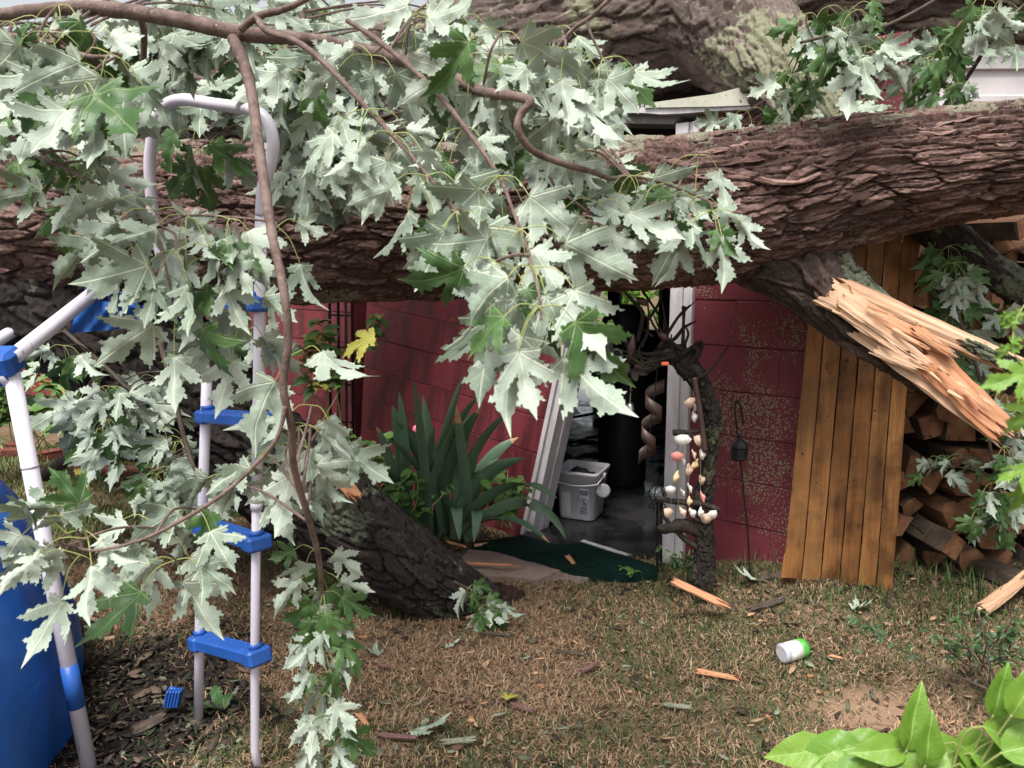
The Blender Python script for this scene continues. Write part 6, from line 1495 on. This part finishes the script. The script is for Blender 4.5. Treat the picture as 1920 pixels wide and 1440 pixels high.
blades('dry_grass', 105000, -2.6, 2.6, 1.85, 4.2, .015, .055, [(.13, .078, .047), (.28, .18, .105), (.45, .31, .19), (.09, .058, .036), (.33, .20, .12)], lambda x, y: nb_(x, y) * (1 - .55 * gp(x, y)) * (.25 + .75 * tu(x, y)), 1.3, 'matted dry straw coloured grass of the lawn', 1)
blades('green_grass', 40000, -2.6, 2.6, 1.85, 4.6, .012, .045, [(.022, .042, .014), (.050, .082, .024), (.085, .12, .04)], lambda x, y: nb_(x, y) * (.10 + .9 * gp(x, y)), .75, 'short green grass growing through the dry lawn', 2)
def edge_d(x, y):
    d = -(x * WI.x + (y - WO.y) * WI.y); s_ = x * WT.x + (y - WO.y) * WT.y
    return ss(.42, .05, d) * ((s_ > RJ) | (s_ < -2))
blades('tall_grass', 3600, -3.5, 2.0, 2.6, 5.2, .05, .13, [(.04, .08, .02), (.09, .15, .04)], edge_d, .45, 'longer green grass along the foot of the garage wall', 3, .0022)
blades('far_grass', 16000, -5, -.9, 3.9, 6.2, .02, .06, [(.05, .085, .02), (.10, .16, .04), (.22, .18, .09)], lambda x, y: .4 + .6 * gp(x, y), .6, 'green lawn grass beyond the pool at the left', 4, .003)

# loose litter: bark crumbs, straw bits, torn leaf scraps too small to pick apart
def litter(name, n, dens, cols, s0, s1, label, seed, x0=-2.6, x1=2.6, y0=1.85, y1=4.1):
    r_ = np.random.default_rng(seed); x = r_.uniform(x0, x1, n * 3); y = r_.uniform(y0, y1, n * 3)
    keep = (r_.random(n * 3) < dens(x, y)) & (((x * WI.x + (y - WO.y) * WI.y) < -.05) | ((x * WT.x + (y - WO.y) * WT.y > 1.6) & (y < 3.2))) & (np.abs(x) < y * .72 + .05)
    x, y = x[keep][:n], y[keep][:n]; m_ = len(x); a = r_.uniform(0, 6.28, m_); ln = r_.uniform(s0, s1, m_) * (r_.random(m_) ** 2 + .4); wd = ln * r_.uniform(.12, .5, m_)
    z = gzz(x, y) + r_.uniform(.006, .022, m_); t1 = r_.normal(0, .25, m_); t2 = r_.normal(0, .35, m_)
    u = np.stack([np.cos(a), np.sin(a), t1], 1) * ln[:, None]; v_ = np.stack([-np.sin(a), np.cos(a), t2], 1) * wd[:, None]; c = np.stack([x, y, z], 1)
    V = np.stack([c - u, c - u * .2 - v_, c + u * .6 - v_ * .7, c + u, c + u * .2 + v_ * .9, c - u * .5 + v_], 1)
    V2 = V + np.array([0, 0, .0018]); V = np.concatenate([V, V2], 1).reshape(-1, 3); b0 = np.arange(m_) * 12
    F = []
    for q in ((5, 4, 1, 0), (4, 3, 2, 1), (6, 7, 10, 11), (7, 8, 9, 10)): F.append(np.stack([b0 + k for k in q], 1))
    for k in range(6): F.append(np.stack([b0 + k, b0 + (k + 1) % 6, b0 + (k + 1) % 6 + 6, b0 + k + 6], 1))
    m = mat(name + '_mat', cols[0], .8, .25); q = NB(m); rp = q.n('ValToRGB'); rp.color_ramp.interpolation = 'CONSTANT'; e = rp.color_ramp.elements
    while len(e) < len(cols): e.new(.5)
    for i, c_ in enumerate(cols): e[i].position = i / len(cols); e[i].color = (*c_, 1)
    q.l(q.attr('tone').outputs['Fac'], rp.inputs[0]); q.base(rp.outputs[0])
    o = obj(name, V, np.concatenate(F), m, None, False, {'tone': np.repeat(r_.random(m_), 12)}, Vector((0, 2.5, 0))); return tag(o, label, 'litter', kind='stuff')
litter('lawn_litter', 3800, lambda x, y: 1 - .8 * mulch_f(x, y), [(.05, .035, .025), (.12, .07, .045), (.30, .20, .12), (.10, .11, .07), (.42, .26, .15), (.06, .045, .035), (.20, .22, .15), (.035, .025, .02)], .005, .026, 'scattered bark crumbs and leaf scraps on the lawn', 5)
litter('mulch_litter', 2600, lambda x, y: mulch_f(x, y), [(.012, .010, .009), (.035, .026, .02), (.02, .016, .014), (.07, .05, .038), (.012, .010, .01), (.14, .10, .07), (.03, .04, .02)], .008, .035, 'dark shredded mulch by the pool', 6, -2.0, 0, 1.85, 3.3)
litter('foot_litter', 900, lambda x, y: np.maximum(ss(.55, .05, -(x * WI.x + (y - WO.y) * WI.y)) * (x < 1.3), ss(2.75, 3.0, y) * (x > 1.2)), [(.03, .022, .018), (.06, .045, .03), (.10, .11, .06), (.20, .14, .09), (.02, .016, .013)], .008, .035, 'dark debris along the foot of the wall and boards', 7, -.8, 2.4, 2.6, 4.4)
